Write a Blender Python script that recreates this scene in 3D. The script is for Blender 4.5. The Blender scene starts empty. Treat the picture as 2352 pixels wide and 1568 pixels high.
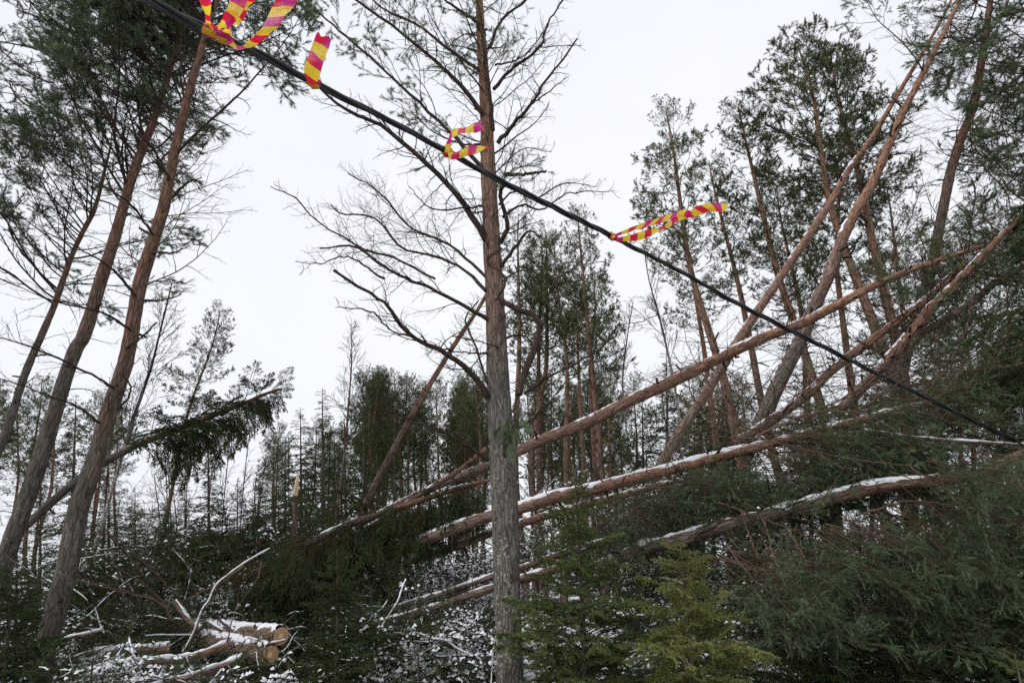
import bpy, math
import numpy as np
from mathutils import Vector, Matrix

# ------------------------------------------------------------------ camera, sky, sun, exposure
S = bpy.context.scene
C = S.collection
PITCH = math.radians(21.6)
CAM = np.array((0.0, 0.0, 1.7))
FV = 1306.7                                   # focal length in 2352-wide picture units
cd = bpy.data.cameras.new('camera'); cd.lens = 20; cd.sensor_width = 36; cd.clip_start = 0.05; cd.clip_end = 2000
cam = bpy.data.objects.new('camera', cd); C.objects.link(cam)
cam.location = CAM; cam.rotation_euler = (math.radians(90) + PITCH, 0, 0)
S.camera = cam
SUN_EL, SUN_AZ = math.radians(48), math.radians(-120)
w = bpy.data.worlds.new('World'); S.world = w; w.use_nodes = True
nt = w.node_tree; nt.nodes.clear()
sky = nt.nodes.new('ShaderNodeTexSky'); sky.sky_type = 'NISHITA'; sky.sun_disc = False
sky.sun_elevation = SUN_EL; sky.sun_rotation = SUN_AZ; sky.air_density = 1.0; sky.dust_density = 3.0
mixw = nt.nodes.new('ShaderNodeMix'); mixw.data_type = 'RGBA'; mixw.inputs[0].default_value = 0.93
cl = nt.nodes.new('ShaderNodeTexNoise'); cl.inputs['Scale'].default_value = 1.6; cl.inputs['Detail'].default_value = 4
cr = nt.nodes.new('ShaderNodeValToRGB')
cr.color_ramp.elements[0].position = .3; cr.color_ramp.elements[0].color = (8.7, 9.0, 9.75, 1)
cr.color_ramp.elements[1].position = .75; cr.color_ramp.elements[1].color = (9.9, 10.05, 10.35, 1)
bgn = nt.nodes.new('ShaderNodeBackground'); bgn.inputs['Strength'].default_value = 0.1
outw = nt.nodes.new('ShaderNodeOutputWorld')
tcw = nt.nodes.new('ShaderNodeTexCoord')
nt.links.new(tcw.outputs['Generated'], cl.inputs['Vector'])
nt.links.new(cl.outputs['Fac'], cr.inputs['Fac'])
nt.links.new(sky.outputs[0], mixw.inputs[6]); nt.links.new(cr.outputs[0], mixw.inputs[7])
nt.links.new(mixw.outputs[2], bgn.inputs['Color']); nt.links.new(bgn.outputs[0], outw.inputs['Surface'])
sl = bpy.data.lights.new('sun', 'SUN'); sl.energy = 1.3; sl.angle = math.radians(35); sl.color = (1, .97, .93)
sun = bpy.data.objects.new('sun', sl); C.objects.link(sun)
sd = Vector((math.sin(SUN_AZ) * math.cos(SUN_EL), math.cos(SUN_AZ) * math.cos(SUN_EL), math.sin(SUN_EL)))
sun.rotation_euler = sd.to_track_quat('Z', 'Y').to_euler()
S.view_settings.view_transform = 'Standard'; S.view_settings.look = 'None'
S.view_settings.exposure = 0.08; S.view_settings.gamma = 1.0
S.render.engine = 'CYCLES'
S.cycles.max_bounces = 4; S.cycles.diffuse_bounces = 2; S.cycles.glossy_bounces = 1; S.cycles.transmission_bounces = 2
S.cycles.use_denoising = False
S.cycles.use_adaptive_sampling = False

# ------------------------------------------------------------------ small maths
UPV = np.array((0, 0, 1.0))
_r = np.array((1.0, 0, 0)); _f = np.array((0, math.cos(PITCH), math.sin(PITCH))); _u = np.array((0, -math.sin(PITCH), math.cos(PITCH)))
def ray(x, y): return _f + _r * ((x - 1176) / FV) + _u * ((784 - y) / FV)
def at(x, y, Y):
    d = ray(x, y); return CAM + d * (Y / d[1])
def px(x, y, Y, wpx):                         # metres spanned by wpx picture units at that place
    d = ray(x, y); return wpx / FV * (Y / d[1]) / np.linalg.norm(d)
def nrm(v):
    v = np.asarray(v, float); return v / (np.linalg.norm(v, axis=-1, keepdims=True) + 1e-12)
def catmull(P, n):
    P = np.asarray(P, float)
    if len(P) < 3: 
        t = np.linspace(0, 1, n)[:, None]; return P[0] * (1 - t) + P[-1] * t
    Q = np.vstack([2 * P[0] - P[1], P, 2 * P[-1] - P[-2]])
    out = []
    for t in np.linspace(0, len(P) - 1 - 1e-9, n):
        i = int(t); u = t - i; a, b, c, d = Q[i:i + 4]
        out.append(.5 * ((2 * b) + (c - a) * u + (2 * a - 5 * b + 4 * c - d) * u * u + (3 * b - a - 3 * c + d) * u ** 3))
    return np.array(out)
def _hash(i, j, k, s):
    h = (i * 374761393 + j * 668265263 + k * 2147483647 + s * 1274126177) & 0xFFFFFFFF
    h = ((h ^ (h >> 13)) * 1274126177) & 0xFFFFFFFF
    return ((h ^ (h >> 16)) & 0xFFFF) / 65535.0
def vnoise(p, s=0):
    p = np.asarray(p, float); i = np.floor(p).astype(np.int64); f = p - i; f = f * f * (3 - 2 * f)
    r = 0
    for a in (0, 1):
        for b in (0, 1):
            for c in (0, 1):
                wgt = (f[..., 0] if a else 1 - f[..., 0]) * (f[..., 1] if b else 1 - f[..., 1]) * (f[..., 2] if c else 1 - f[..., 2])
                r = r + wgt * _hash(i[..., 0] + a, i[..., 1] + b, i[..., 2] + c, s)
    return r
def frames(P):
    T = nrm(np.gradient(P, axis=0)); N = np.zeros_like(T)
    a = np.array((0, 0, 1.0)) if abs(T[0][2]) < .8 else np.array((1.0, 0, 0))
    n = nrm(a - T[0] * a.dot(T[0]))
    for i, t in enumerate(T):
        n = nrm(n - t * n.dot(t)); N[i] = n
    return T, N, np.cross(T, N)
def alen(P): return np.concatenate([[0], np.cumsum(np.linalg.norm(np.diff(P, axis=0), axis=1))])
def along(P, t):
    s = alen(P); q = t * s[-1]; i = min(np.searchsorted(s, q, 'right') - 1, len(P) - 2)
    u = (q - s[i]) / (s[i + 1] - s[i] + 1e-9)
    return P[i] * (1 - u) + P[i + 1] * u, nrm(P[i + 1] - P[i]), i, u

# ------------------------------------------------------------------ mesh buffer
class Geo:
    def __init__(s): s.V, s.F, s.M, s.B, s.T, s.n = [], [], [], [], [], 0
    def add(s, V, F, m=0, B=None, T=None):
        V = np.asarray(V, float).reshape(-1, 3); F = np.asarray(F, np.int64).reshape(-1, 3)
        s.V.append(V); s.F.append(F + s.n); s.M.append(np.full(len(F), m) if np.isscalar(m) else m)
        s.B.append(V if B is None else np.asarray(B, float).reshape(-1, 3))
        s.T.append(np.full(len(V), .5) if T is None else (np.full(len(V), float(T)) if np.isscalar(T) else np.asarray(T, float)))
        s.n += len(V)
    def merge(s, arrs, M):                    # M is a 4x4 numpy matrix
        V, F, m, B, T = arrs
        s.add(V @ M[:3, :3].T + M[:3, 3], F, m, B, T)
    def arrays(s):
        return np.vstack(s.V), np.vstack(s.F), np.concatenate(s.M), np.vstack(s.B), np.concatenate(s.T)
    def mesh(s, name, mats, origin=(0, 0, 0)):
        V, F, m, B, T = s.arrays(); V = V - np.asarray(origin)
        me = bpy.data.meshes.new(name)
        me.vertices.add(len(V)); me.vertices.foreach_set('co', V.astype(np.float32).ravel())
        me.loops.add(len(F) * 3); me.loops.foreach_set('vertex_index', F.astype(np.int32).ravel())
        me.polygons.add(len(F)); me.polygons.foreach_set('loop_start', np.arange(0, len(F) * 3, 3, dtype=np.int32))
        me.polygons.foreach_set('material_index', m.astype(np.int32))
        for mt in mats: me.materials.append(mt)
        a = me.attributes.new('bark', 'FLOAT_VECTOR', 'POINT'); a.data.foreach_set('vector', B.astype(np.float32).ravel())
        a = me.attributes.new('tone', 'FLOAT', 'POINT'); a.data.foreach_set('value', T.astype(np.float32))
        me.update(calc_edges=True); me.shade_smooth()
        return me
    def build(s, name, mats, parent=None):
        o = bpy.data.objects.new(name, None if not s.V else s.mesh(name, mats, parent.location if parent else (0, 0, 0)))
        C.objects.link(o)
        if parent: o.parent = parent
        return o

def tube(g, P, R, sides=8, m=0, t0=0.0, t1=1.0, rough=0.0, cap=False, seed=0):
    P = np.asarray(P); R = np.broadcast_to(np.asarray(R, float), (len(P),)); T, N, Bn = frames(P); s = alen(P)
    th = np.linspace(0, 2 * np.pi, sides, endpoint=False)
    c, si = np.cos(th)[None, :, None], np.sin(th)[None, :, None]
    dirs = N[:, None, :] * c + Bn[:, None, :] * si
    bark = np.stack([np.broadcast_to(R[:, None], (len(P), sides)) * np.cos(th), np.broadcast_to(R[:, None], (len(P), sides)) * np.sin(th), np.broadcast_to(s[:, None], (len(P), sides))], -1)
    rr = np.broadcast_to(R[:, None], (len(P), sides)).copy()
    if rough:
        q = bark.copy(); q[..., 2] *= .35
        rr += rough * (vnoise(q * 14, seed) - .5) * 2 + rough * .7 * (vnoise(bark * (45, 45, 14), seed + 1) - .5) * 2
    V = P[:, None, :] + dirs * rr[..., None]
    i = np.arange(len(P) - 1)[:, None] * sides; j = np.arange(sides)[None, :]; k = (j + 1) % sides
    a, b, cc, d = i + j, i + k, i + sides + k, i + sides + j
    F = np.concatenate([np.stack([a, b, cc], -1).reshape(-1, 3), np.stack([a, cc, d], -1).reshape(-1, 3)])
    tone = np.repeat(np.linspace(t0, t1, len(P)), sides)
    g.add(V, F, m, bark, tone)
    if cap:
        for e in (0, len(P) - 1):
            ring = V[e]; vv = np.vstack([ring, P[e]]); f = np.array([(q, (q + 1) % sides, sides) for q in range(sides)])
            g.add(vv, f if e else f[:, ::-1], m, np.vstack([bark[e], [0, 0, s[e]]]), tone[e * sides])
    return V

class Twigs:                                  # collects thin segments and needle shoots, all vectorised at the end
    def __init__(s): s.a, s.b, s.ra, s.rb, s.sp, s.sd, s.sl = [], [], [], [], [], [], []
    def line(s, P, r0, r1):
        R = np.linspace(r0, r1, len(P)); s.a.append(P[:-1]); s.b.append(P[1:]); s.ra.append(R[:-1]); s.rb.append(R[1:])
    def shoot(s, p, d, l): s.sp.append(p); s.sd.append(d); s.sl.append(l)
    def wood(s, g, m=0, tone=.5):
        if not s.a: return
        a, b = np.vstack(s.a), np.vstack(s.b); ra, rb = np.concatenate(s.ra), np.concatenate(s.rb)
        d = nrm(b - a); h = np.where(np.abs(d[:, 2:3]) < .8, [[0, 0, 1.0]], [[1.0, 0, 0]]); n = nrm(np.cross(d, h)); q = np.cross(d, n)
        n_ = len(a); V = np.zeros((n_, 6, 3))
        for k in range(3):
            o = n * math.cos(2.094 * k) + q * math.sin(2.094 * k)
            V[:, k] = a + o * ra[:, None]; V[:, 3 + k] = b + o * rb[:, None]
        f = np.array([(0, 1, 4), (0, 4, 3), (1, 2, 5), (1, 5, 4), (2, 0, 3), (2, 3, 5)])
        F = (np.arange(n_)[:, None, None] * 6 + f[None]).reshape(-1, 3)
        tn = np.repeat(np.clip(tone + (_hash(np.arange(n_), 3, 5, 7) - .5) * .5, 0, 1), 6)
        g.add(V.reshape(-1, 3), F, m, None, tn)
    def needles(s, g, rng, per, ln, wd, ang=(.5, 1.1), m=1, tip=.35):
        if not s.sp: return
        p, d, l = np.array(s.sp), nrm(np.array(s.sd)), np.array(s.sl); n = len(p)
        t = rng.random((n, per)); t[:, : max(1, int(per * tip))] = .75 + .25 * t[:, : max(1, int(per * tip))]
        base = p[:, None] + d[:, None] * (l[:, None] * t)[..., None]
        h = nrm(rng.normal(size=(n, per, 3))); q = nrm(h - d[:, None] * (h * d[:, None]).sum(-1, keepdims=True))
        a = rng.uniform(ang[0], ang[1], (n, per, 1)) * np.where(t > .85, .6, 1)[..., None]
        nd = d[:, None] * np.cos(a) + q * np.sin(a)
        L = ln * rng.uniform(.7, 1.15, (n, per, 1)); sd = nrm(np.cross(nd, nrm(rng.normal(size=(n, per, 3)))))
        V = np.stack([base - sd * wd * .5, base + sd * wd * .5, base + nd * L + np.array((0, 0, -.06)) * L], 2)
        F = np.arange(n * per * 3).reshape(-1, 3)
        tn = np.repeat(np.clip(rng.normal(.45, .22, n), 0, 1)[:, None] + rng.normal(0, .08, (n, per)), 3)
        g.add(V.reshape(-1, 3), F, m, None, np.clip(tn, 0, 1))

def snow_chips(g, tw, rng, prob, m=2, w=(.005, .016)):
    a, b = np.vstack(tw.a), np.vstack(tw.b); ra = np.concatenate(tw.ra); d = b - a; L = np.linalg.norm(d, axis=1)
    k = (np.abs(d[:, 2]) < .7 * L) & (rng.random(len(a)) < prob * 2.0 * np.clip((vnoise(a * 1.9, 17) - .5) * 6, 0, 1)); a, d, L, ra = a[k], d[k], L[k], ra[k]; n = len(a)
    if not n: return
    t = d / L[:, None]; sd = nrm(np.cross(t, UPV)); up = np.cross(sd, t); W = rng.uniform(w[0], w[1], (n, 1)); mid = a + d * .5 + sd * W * rng.normal(0, .3, (n, 1)); ext = np.minimum(L[:, None] * rng.uniform(.4, .8, (n, 1)), rng.uniform(.012, .034, (n, 1)))
    z = up * ra[:, None]
    V = np.stack([mid - t * ext + z, mid - t * ext * .3 + sd * W + z * .5, mid + t * ext * .35 + sd * W * .8 + z * .5, mid + t * ext + z, mid + t * ext * .3 - sd * W + z * .5, mid - t * ext * .35 - sd * W * .9 + z * .5, mid - t * ext * .3 + z + up * W * .9, mid + t * ext * .3 + z + up * W * .8], 1)
    f = np.array([(0, 1, 6), (1, 2, 7), (1, 7, 6), (2, 3, 7), (3, 4, 7), (4, 5, 6), (4, 6, 7), (5, 0, 6)])[:, ::-1]
    g.add(V.reshape(-1, 3), (np.arange(n)[:, None, None] * 8 + f[None]).reshape(-1, 3), m)
def wline(rng, p, d, L, n, wander=.1, grav=0.0):
    P = [np.asarray(p, float)]; d = nrm(d)
    for i in range(n):
        d = nrm(d + rng.normal(size=3) * wander + (0, 0, grav)); P.append(P[-1] + d * L / n)
    return np.array(P)
def ramify(tw, rng, P, r0, r1, specs, lv=0, up=UPV, draw=True):
    if draw: tw.line(P, r0, r1)
    Lt = alen(P)[-1]
    if lv >= len(specs): return
    s = specs[lv]; t = s['t0'] + rng.random() * .05; side = 1 if rng.random() < .5 else -1
    while t < s.get('t1', .99):
        p, T, i, u = along(P, t)
        q = nrm(np.cross(T, up)) if s['flat'] > 0 else nrm(np.cross(T, rng.normal(size=3)))
        q = nrm(q * side + rng.normal(size=3) * (1 - s['flat']) * .9)
        a = s['ang'] * rng.uniform(.75, 1.25); d = T * math.cos(a) + q * math.sin(a)
        l = (s['l0'] + s['l1'] * Lt * (1 - t) ** s.get('pw', .8)) * rng.uniform(.6, 1.15)
        rr = max(.6 * (r0 * (1 - t) + r1 * t), s['rm'])
        Q = wline(rng, p, d, l, s['n'], s['wan'], s['grav'])
        ramify(tw, rng, Q, min(rr, s['rx']), s['rm'] * .7, specs, lv + 1, up)
        if s.get('leaf'):
            k = s['leaf']; sl = k['sl'] * rng.uniform(.7, 1.2); e = nrm(Q[-1] - Q[-2])
            if rng.random() < k.get('prob', 1):
                for tt in k.get('cov', (1,)):
                    pp, dd, _, _ = along(Q, tt); tw.shoot(pp - dd * sl * .6, dd, sl)
                for b in range(k.get('side', 2)):
                    qd = nrm(e + nrm(rng.normal(size=3)) * .8 + (0, 0, k.get('lift', .15)))
                    tw.shoot(Q[-1], qd, sl * .8)
                    tw.line(np.array([Q[-1], Q[-1] + qd * sl * .8]), s['rm'] * .7, s['rm'] * .5)
        t += s['sp'] / max(Lt, .2) * rng.uniform(.6, 1.4); side = -side

# ------------------------------------------------------------------ things
def tag(o, label, cat, group=None):
    o['label'] = label; o['category'] = cat
    if group: o['group'] = group
    return o
def thing(name, label, cat, loc, group=None):
    o = bpy.data.objects.new(name, None); C.objects.link(o); o.location = [float(q) for q in loc]; o.empty_display_size = .2
    return tag(o, label, cat, group)
def child_copy(name, mesh, parent, M):
    o = bpy.data.objects.new(name, mesh); C.objects.link(o); o.parent = parent
    M = np.array(M, float); M[:3, 3] -= np.array(parent.location); o.matrix_basis = Matrix(M.tolist())
    return o
def aim(p, d, scale=1.0, roll=0.0, up=UPV):   # local +X along d, local +Z near up
    x = nrm(d); z = up - x * np.dot(up, x)
    z = nrm(z) if np.linalg.norm(z) > 1e-3 else nrm(np.cross(x, (0, 1, 0))); y = np.cross(z, x)
    y, z = y * math.cos(roll) + z * math.sin(roll), z * math.cos(roll) - y * math.sin(roll)
    M = np.eye(4); M[:3, 0] = x * scale; M[:3, 1] = y * scale; M[:3, 2] = z * scale; M[:3, 3] = p
    return M

# ------------------------------------------------------------------ materials
def mat(name, rough=.8, spec=.3):
    m = bpy.data.materials.new(name); m.use_nodes = True; b = m.node_tree.nodes['Principled BSDF']
    b.inputs['Roughness'].default_value = rough; b.inputs['Specular IOR Level'].default_value = spec
    return m, m.node_tree, b
def N(t, k, **kw):
    n = t.nodes.new(k)
    for a, v in kw.items(): setattr(n, a, v)
    return n
def attr(t, name): return N(t, 'ShaderNodeAttribute', attribute_name=name)
def mapping(t, src, sc):
    m = N(t, 'ShaderNodeMapping'); m.inputs['Scale'].default_value = sc; t.links.new(src, m.inputs['Vector']); return m.outputs[0]
def noise(t, vec, scale, detail=4, rough=.6):
    n = N(t, 'ShaderNodeTexNoise'); n.inputs['Scale'].default_value = scale; n.inputs['Detail'].default_value = detail; n.inputs['Roughness'].default_value = rough
    if vec is not None: t.links.new(vec, n.inputs['Vector'])
    return n.outputs['Fac']
def ramp(t, fac, stops):
    r = N(t, 'ShaderNodeValToRGB'); e = r.color_ramp.elements
    while len(e) < len(stops): e.new(.5)
    for k, (p, c) in zip(e, stops):
        k.position = p; k.color = (*c, 1) if len(c) == 3 else c
    t.links.new(fac, r.inputs['Fac']); return r.outputs[0]
def mixc(t, fac, a, b, mode='MIX'):
    m = N(t, 'ShaderNodeMix', data_type='RGBA', blend_type=mode)
    for s, v in ((0, fac), (6, a), (7, b)):
        if hasattr(v, 'links'): t.links.new(v, m.inputs[s])
        else: m.inputs[s].default_value = v if s == 0 else (*v, 1)
    return m.outputs[2]
def math2(t, op, a, b):
    m = N(t, 'ShaderNodeMath', operation=op)
    for s, v in ((0, a), (1, b)):
        if hasattr(v, 'links'): t.links.new(v, m.inputs[s])
        else: m.inputs[s].default_value = v
    return m.outputs[0]
def bump(t, b, h, strength, dist):
    n = N(t, 'ShaderNodeBump'); n.inputs['Strength'].default_value = strength; n.inputs['Distance'].default_value = dist
    t.links.new(h, n.inputs['Height']); t.links.new(n.outputs[0], b.inputs['Normal'])

def bark_mat(name, low, high, edge=(.3, .6), lichen=0.0, scale=1.0, moss=0.0):
    m, t, b = mat(name, .9, .15)
    v = attr(t, 'bark').outputs['Vector']; tone = attr(t, 'tone').outputs['Fac']
    wob = noise(t, mapping(t, v, (1, 1, .3)), 9 * scale, 3)
    vv = N(t, 'ShaderNodeVectorMath', operation='ADD'); t.links.new(mapping(t, v, (1, 1, .15)), vv.inputs[0])
    sc = N(t, 'ShaderNodeVectorMath', operation='SCALE'); t.links.new(wob, sc.inputs[0]); sc.inputs['Scale'].default_value = .05
    t.links.new(sc.outputs[0], vv.inputs[1])
    vo = N(t, 'ShaderNodeTexVoronoi', feature='DISTANCE_TO_EDGE'); vo.inputs['Scale'].default_value = 34 * scale; t.links.new(vv.outputs[0], vo.inputs['Vector'])
    vc = N(t, 'ShaderNodeTexVoronoi', feature='F1'); vc.inputs['Scale'].default_value = 34 * scale; t.links.new(vv.outputs[0], vc.inputs['Vector'])
    fiss = ramp(t, vo.outputs['Distance'], [(.0, (.12, .12, .12)), (.16, (1, 1, 1))])
    fine = noise(t, mapping(t, v, (1, 1, .35)), 130 * scale, 5, .7)
    big = noise(t, mapping(t, v, (1, 1, .25)), 5, 4, .65)
    lo = mixc(t, ramp(t, fine, [(.3, (0, 0, 0)), (.7, (1, 1, 1))]), [c * .55 for c in low], [c * 1.35 for c in low])
    hi = mixc(t, ramp(t, fine, [(.3, (0, 0, 0)), (.7, (1, 1, 1))]), [c * .6 for c in high], [c * 1.3 for c in high])
    sep = N(t, 'ShaderNodeSeparateColor'); t.links.new(vc.outputs['Color'], sep.inputs[0])
    plate = math2(t, 'ADD', math2(t, 'MULTIPLY', sep.outputs[0], .5), .75)
    f = math2(t, 'ADD', tone, math2(t, 'MULTIPLY', math2(t, 'SUBTRACT', big, .5), .5))
    col = mixc(t, ramp(t, f, [(edge[0], (0, 0, 0)), (edge[1], (1, 1, 1))]), lo, hi)
    col = mixc(t, 1.0, col, plate, 'MULTIPLY'); col = mixc(t, .75, col, fiss, 'MULTIPLY')
    if lichen:
        sp = noise(t, v, 34, 4, .6); bigl = noise(t, v, 3.2, 2)
        k = math2(t, 'ADD', sp, math2(t, 'MULTIPLY', math2(t, 'SUBTRACT', bigl, .5), .35))
        lf = math2(t, 'MULTIPLY', ramp(t, k, [(.63 - lichen * .05, (0, 0, 0)), (.68 - lichen * .05, (1, 1, 1))]), ramp(t, tone, [(.2, (1, 1, 1)), (.42, (0, 0, 0))]))
        col = mixc(t, math2(t, 'MULTIPLY', lf, .85 * lichen), col, (.42, .45, .34))
        gr = math2(t, 'MULTIPLY', ramp(t, noise(t, v, 16, 4), [(.45, (0, 0, 0)), (.7, (1, 1, 1))]), .35)
        col = mixc(t, gr, col, (.105, .125, .075))
    t.links.new(col, b.inputs['Base Color'])
    bump(t, b, math2(t, 'ADD', math2(t, 'MULTIPLY', fiss, .7), math2(t, 'MULTIPLY', fine, .6)), .8, .008)
    return m
M_TRUNK = bark_mat('bark_grey_pine', (.20, .175, .158), (.31, .165, .108), (.36, .66), lichen=1.0)
M_LEFT = bark_mat('bark_left_pine', (.14, .117, .103), (.22, .115, .078), (.30, .62), lichen=.35)
M_PINE = bark_mat('bark_orange_pine', (.30, .215, .175), (.39, .215, .145), (.1, .6), scale=1.2)
M_FARPINE = bark_mat('bark_far_pine', (.19, .13, .105), (.29, .165, .112), (.2, .6), scale=.8)
M_GREYLOG = bark_mat('bark_grey_log', (.22, .165, .135), (.25, .15, .105), (.3, .8), scale=1.1)
M_BIRCH = bark_mat('bark_birch', (.45, .42, .39), (.12, .085, .075), (.15, .4), scale=.6)
def plain(name, c0, c1, rough=.85, spec=.2):
    m, t, b = mat(name, rough, spec); tone = attr(t, 'tone').outputs['Fac']
    oi = N(t, 'ShaderNodeObjectInfo').outputs['Random']
    col = mixc(t, tone, c0, c1); hs = N(t, 'ShaderNodeHueSaturation'); t.links.new(col, hs.inputs['Color'])
    t.links.new(math2(t, 'ADD', math2(t, 'MULTIPLY', oi, .4), .8), hs.inputs['Value'])
    t.links.new(hs.outputs[0], b.inputs['Base Color']); return m
M_TWIG = plain('twig_dark', (.026, .019, .016), (.075, .054, .043), .9, .1)
M_TWIGR = plain('twig_reddish', (.055, .036, .027), (.20, .13, .092), .9, .1)
M_TWIGG = plain('twig_pale_grey', (.10, .085, .07), (.24, .20, .165))
M_NEED = plain('pine_needles', (.030, .056, .024), (.20, .265, .135), .6, .15)
M_NEEDF = plain('far_pine_needles', (.042, .058, .023), (.175, .20, .08), .65, .1)
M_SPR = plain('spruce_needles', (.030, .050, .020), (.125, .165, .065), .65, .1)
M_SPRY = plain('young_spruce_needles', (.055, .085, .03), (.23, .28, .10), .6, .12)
M_SPRB = plain('dying_spruce_needles', (.03, .034, .014), (.13, .105, .04), .7, .1)
def snow_mat():
    m, t, b = mat('snow', .65, .25); tc = N(t, 'ShaderNodeTexCoord')
    n = noise(t, tc.outputs['Object'], 35, 5); t.links.new(mixc(t, n, (.78, .80, .85), (.90, .91, .93)), b.inputs['Base Color'])
    bump(t, b, noise(t, tc.outputs['Object'], 90, 5), .5, .01); return m
M_SNOW = snow_mat()
def ground_mat():
    m, t, b = mat('forest_floor', .95, .1); v = N(t, 'ShaderNodeTexCoord').outputs['Object']
    lit = mixc(t, noise(t, v, 14, 6, .7), (.012, .010, .008), (.055, .042, .028))
    s = math2(t, 'ADD', noise(t, v, .9, 3), math2(t, 'MULTIPLY', math2(t, 'SUBTRACT', noise(t, v, 7, 5, .7), .5), .7))
    col = mixc(t, ramp(t, s, [(.47, (0, 0, 0)), (.54, (1, 1, 1))]), lit, (.80, .82, .86))
    t.links.new(col, b.inputs['Base Color']); bump(t, b, noise(t, v, 18, 6), .9, .06); return m
M_GROUND = ground_mat()
def wood_mat():
    m, t, b = mat('cut_wood', .8, .2); v = attr(t, 'bark').outputs['Vector']
    wv = N(t, 'ShaderNodeTexWave', wave_type='RINGS', rings_direction='Z'); wv.inputs['Scale'].default_value = 24; wv.inputs['Distortion'].default_value = 2.5; wv.inputs['Detail'].default_value = 3
    t.links.new(v, wv.inputs['Vector'])
    col = mixc(t, wv.outputs['Fac'], (.36, .20, .10), (.78, .57, .36)); col = mixc(t, ramp(t, noise(t, v, 9, 4), [(.4, (0, 0, 0)), (.7, (1, 1, 1))]), col, (.55, .33, .17))
    t.links.new(col, b.inputs['Base Color']); return m
M_WOOD = wood_mat()
def cable_mat():
    m, t, b = mat('cable_rubber', .45, .4); v = attr(t, 'bark').outputs['Vector']
    t.links.new(mixc(t, noise(t, mapping(t, v, (1, 1, .12)), 120, 4), (.008, .008, .009), (.032, .032, .034)), b.inputs['Base Color'])
    bump(t, b, noise(t, mapping(t, v, (1, 1, .1)), 160, 3), .35, .003); return m
M_CABLE = cable_mat()
def tape_mat():
    m, t, b = mat('warning_tape_plastic', .3, .5); v = attr(t, 'bark').outputs['Vector']
    sx = N(t, 'ShaderNodeSeparateXYZ'); t.links.new(v, sx.inputs[0])
    ph = math2(t, 'ADD', sx.outputs[0], math2(t, 'MULTIPLY', sx.outputs[1], .18))
    ph = math2(t, 'ADD', ph, math2(t, 'MULTIPLY', noise(t, v, 14, 2), .018))
    fr = math2(t, 'FRACT', math2(t, 'MULTIPLY', ph, 8.6), 0)
    red = mixc(t, ramp(t, noise(t, v, 9, 1), [(.46, (0, 0, 0)), (.56, (1, 1, 1))]), (.85, .016, .05), (.75, .02, .30))
    yel = mixc(t, ramp(t, noise(t, v, 11, 1), [(.56, (0, 0, 0)), (.66, (1, 1, 1))]), (1.0, .76, .045), (1.0, .58, .03))
    st = ramp(t, fr, [(.49, (0, 0, 0)), (.51, (1, 1, 1))]); col = mixc(t, st, red, yel)
    t.links.new(col, b.inputs['Base Color']); bump(t, b, noise(t, mapping(t, v, (1, .4, 1)), 70, 4), .8, .008)
    tr = N(t, 'ShaderNodeBsdfTranslucent'); t.links.new(col, tr.inputs['Color'])
    mx = N(t, 'ShaderNodeMixShader'); mx.inputs[0].default_value = .55; o = t.nodes['Material Output']
    t.links.new(b.outputs[0], mx.inputs[1]); t.links.new(tr.outputs[0], mx.inputs[2]); t.links.new(mx.outputs[0], o.inputs['Surface']); return m
M_TAPE = tape_mat()

# ------------------------------------------------------------------ ground
def gz(x, y):
    x = np.asarray(x, float); y = np.asarray(y, float); p = np.stack([x, y, x * 0], -1)
    rise = .9 * np.clip((y - 5) / 8, 0, 1) * np.clip((x + 2) / 5, 0, 1)
    far = np.clip((y - 40) / 60, 0, 1) * -1.0
    return rise + far + (vnoise(p * .35, 5) - .5) * .5 + (vnoise(p * 1.3, 6) - .5) * .22 - .1
def build_ground():
    g = Geo(); n = 220
    k = np.linspace(-1, 1, n); ax = np.sign(k) * (np.abs(k) * 14 + np.abs(k) ** 6 * 600)
    X, Y = np.meshgrid(ax, ax + 12, indexing='ij'); V = np.stack([X, Y, gz(X, Y)], -1)
    i = np.arange(n - 1)[:, None] * n + np.arange(n - 1)[None]
    F = np.concatenate([np.stack([i, i + n, i + n + 1], -1).reshape(-1, 3), np.stack([i, i + n + 1, i + 1], -1).reshape(-1, 3)])
    g.add(V.reshape(-1, 3), F); o = g.build('ground', [M_GROUND]); o['kind'] = 'structure'; return o
build_ground()

# ------------------------------------------------------------------ bough prototypes (mesh data shared by many boughs)
def pine_bough(seed, L=2.0, per=40, ln=.064, wd=.0030, dense=1.0, bare=.35, green=1.0, sag=-.01, ang=(.25, .85), inner=False, side=2, lift=.2, sl=.15):
    rng = np.random.default_rng(seed); tw = Twigs(); g = Geo()
    P = wline(rng, (0, 0, 0), (1, 0, .1), L, 14, .07, sag + .015)
    leaf = dict(sl=sl, side=side, lift=lift, prob=green)
    sp = [dict(t0=bare * .7, sp=.14 / dense, flat=.75, ang=.85, l0=.16, l1=.42, pw=.7, rm=.0030, rx=.012, n=7, wan=.13, grav=.02, leaf=dict(leaf, cov=(1, .85))),
          dict(t0=.38, sp=.095 / dense, flat=.6, ang=.8, l0=.08, l1=.30, rm=.0022, rx=.005, n=4, wan=.16, grav=.03, leaf=leaf)]
    ramify(tw, rng, P, .020 * L / 2, .005, sp, draw=False)
    if inner: ramify(tw, rng, P, .016 * L / 2, .005, [dict(sp[0], t0=.12, t1=.8, sp=.16, l0=.1, l1=.22, wan=.18, leaf=None), dict(sp[1], t0=.3, wan=.22, leaf=None)], draw=False)
    tube(g, P, np.linspace(.014 * L / 2, .004, len(P)), 5, 0, .45, .2)
    d = nrm(P[-1] - P[-2])
    for k in range(5): tw.shoot(P[-1] - d * .05, nrm(d + rng.normal(size=3) * .45), .16)
    tw.wood(g, 0, .45); tw.needles(g, rng, per, ln, wd, ang); return g
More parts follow.
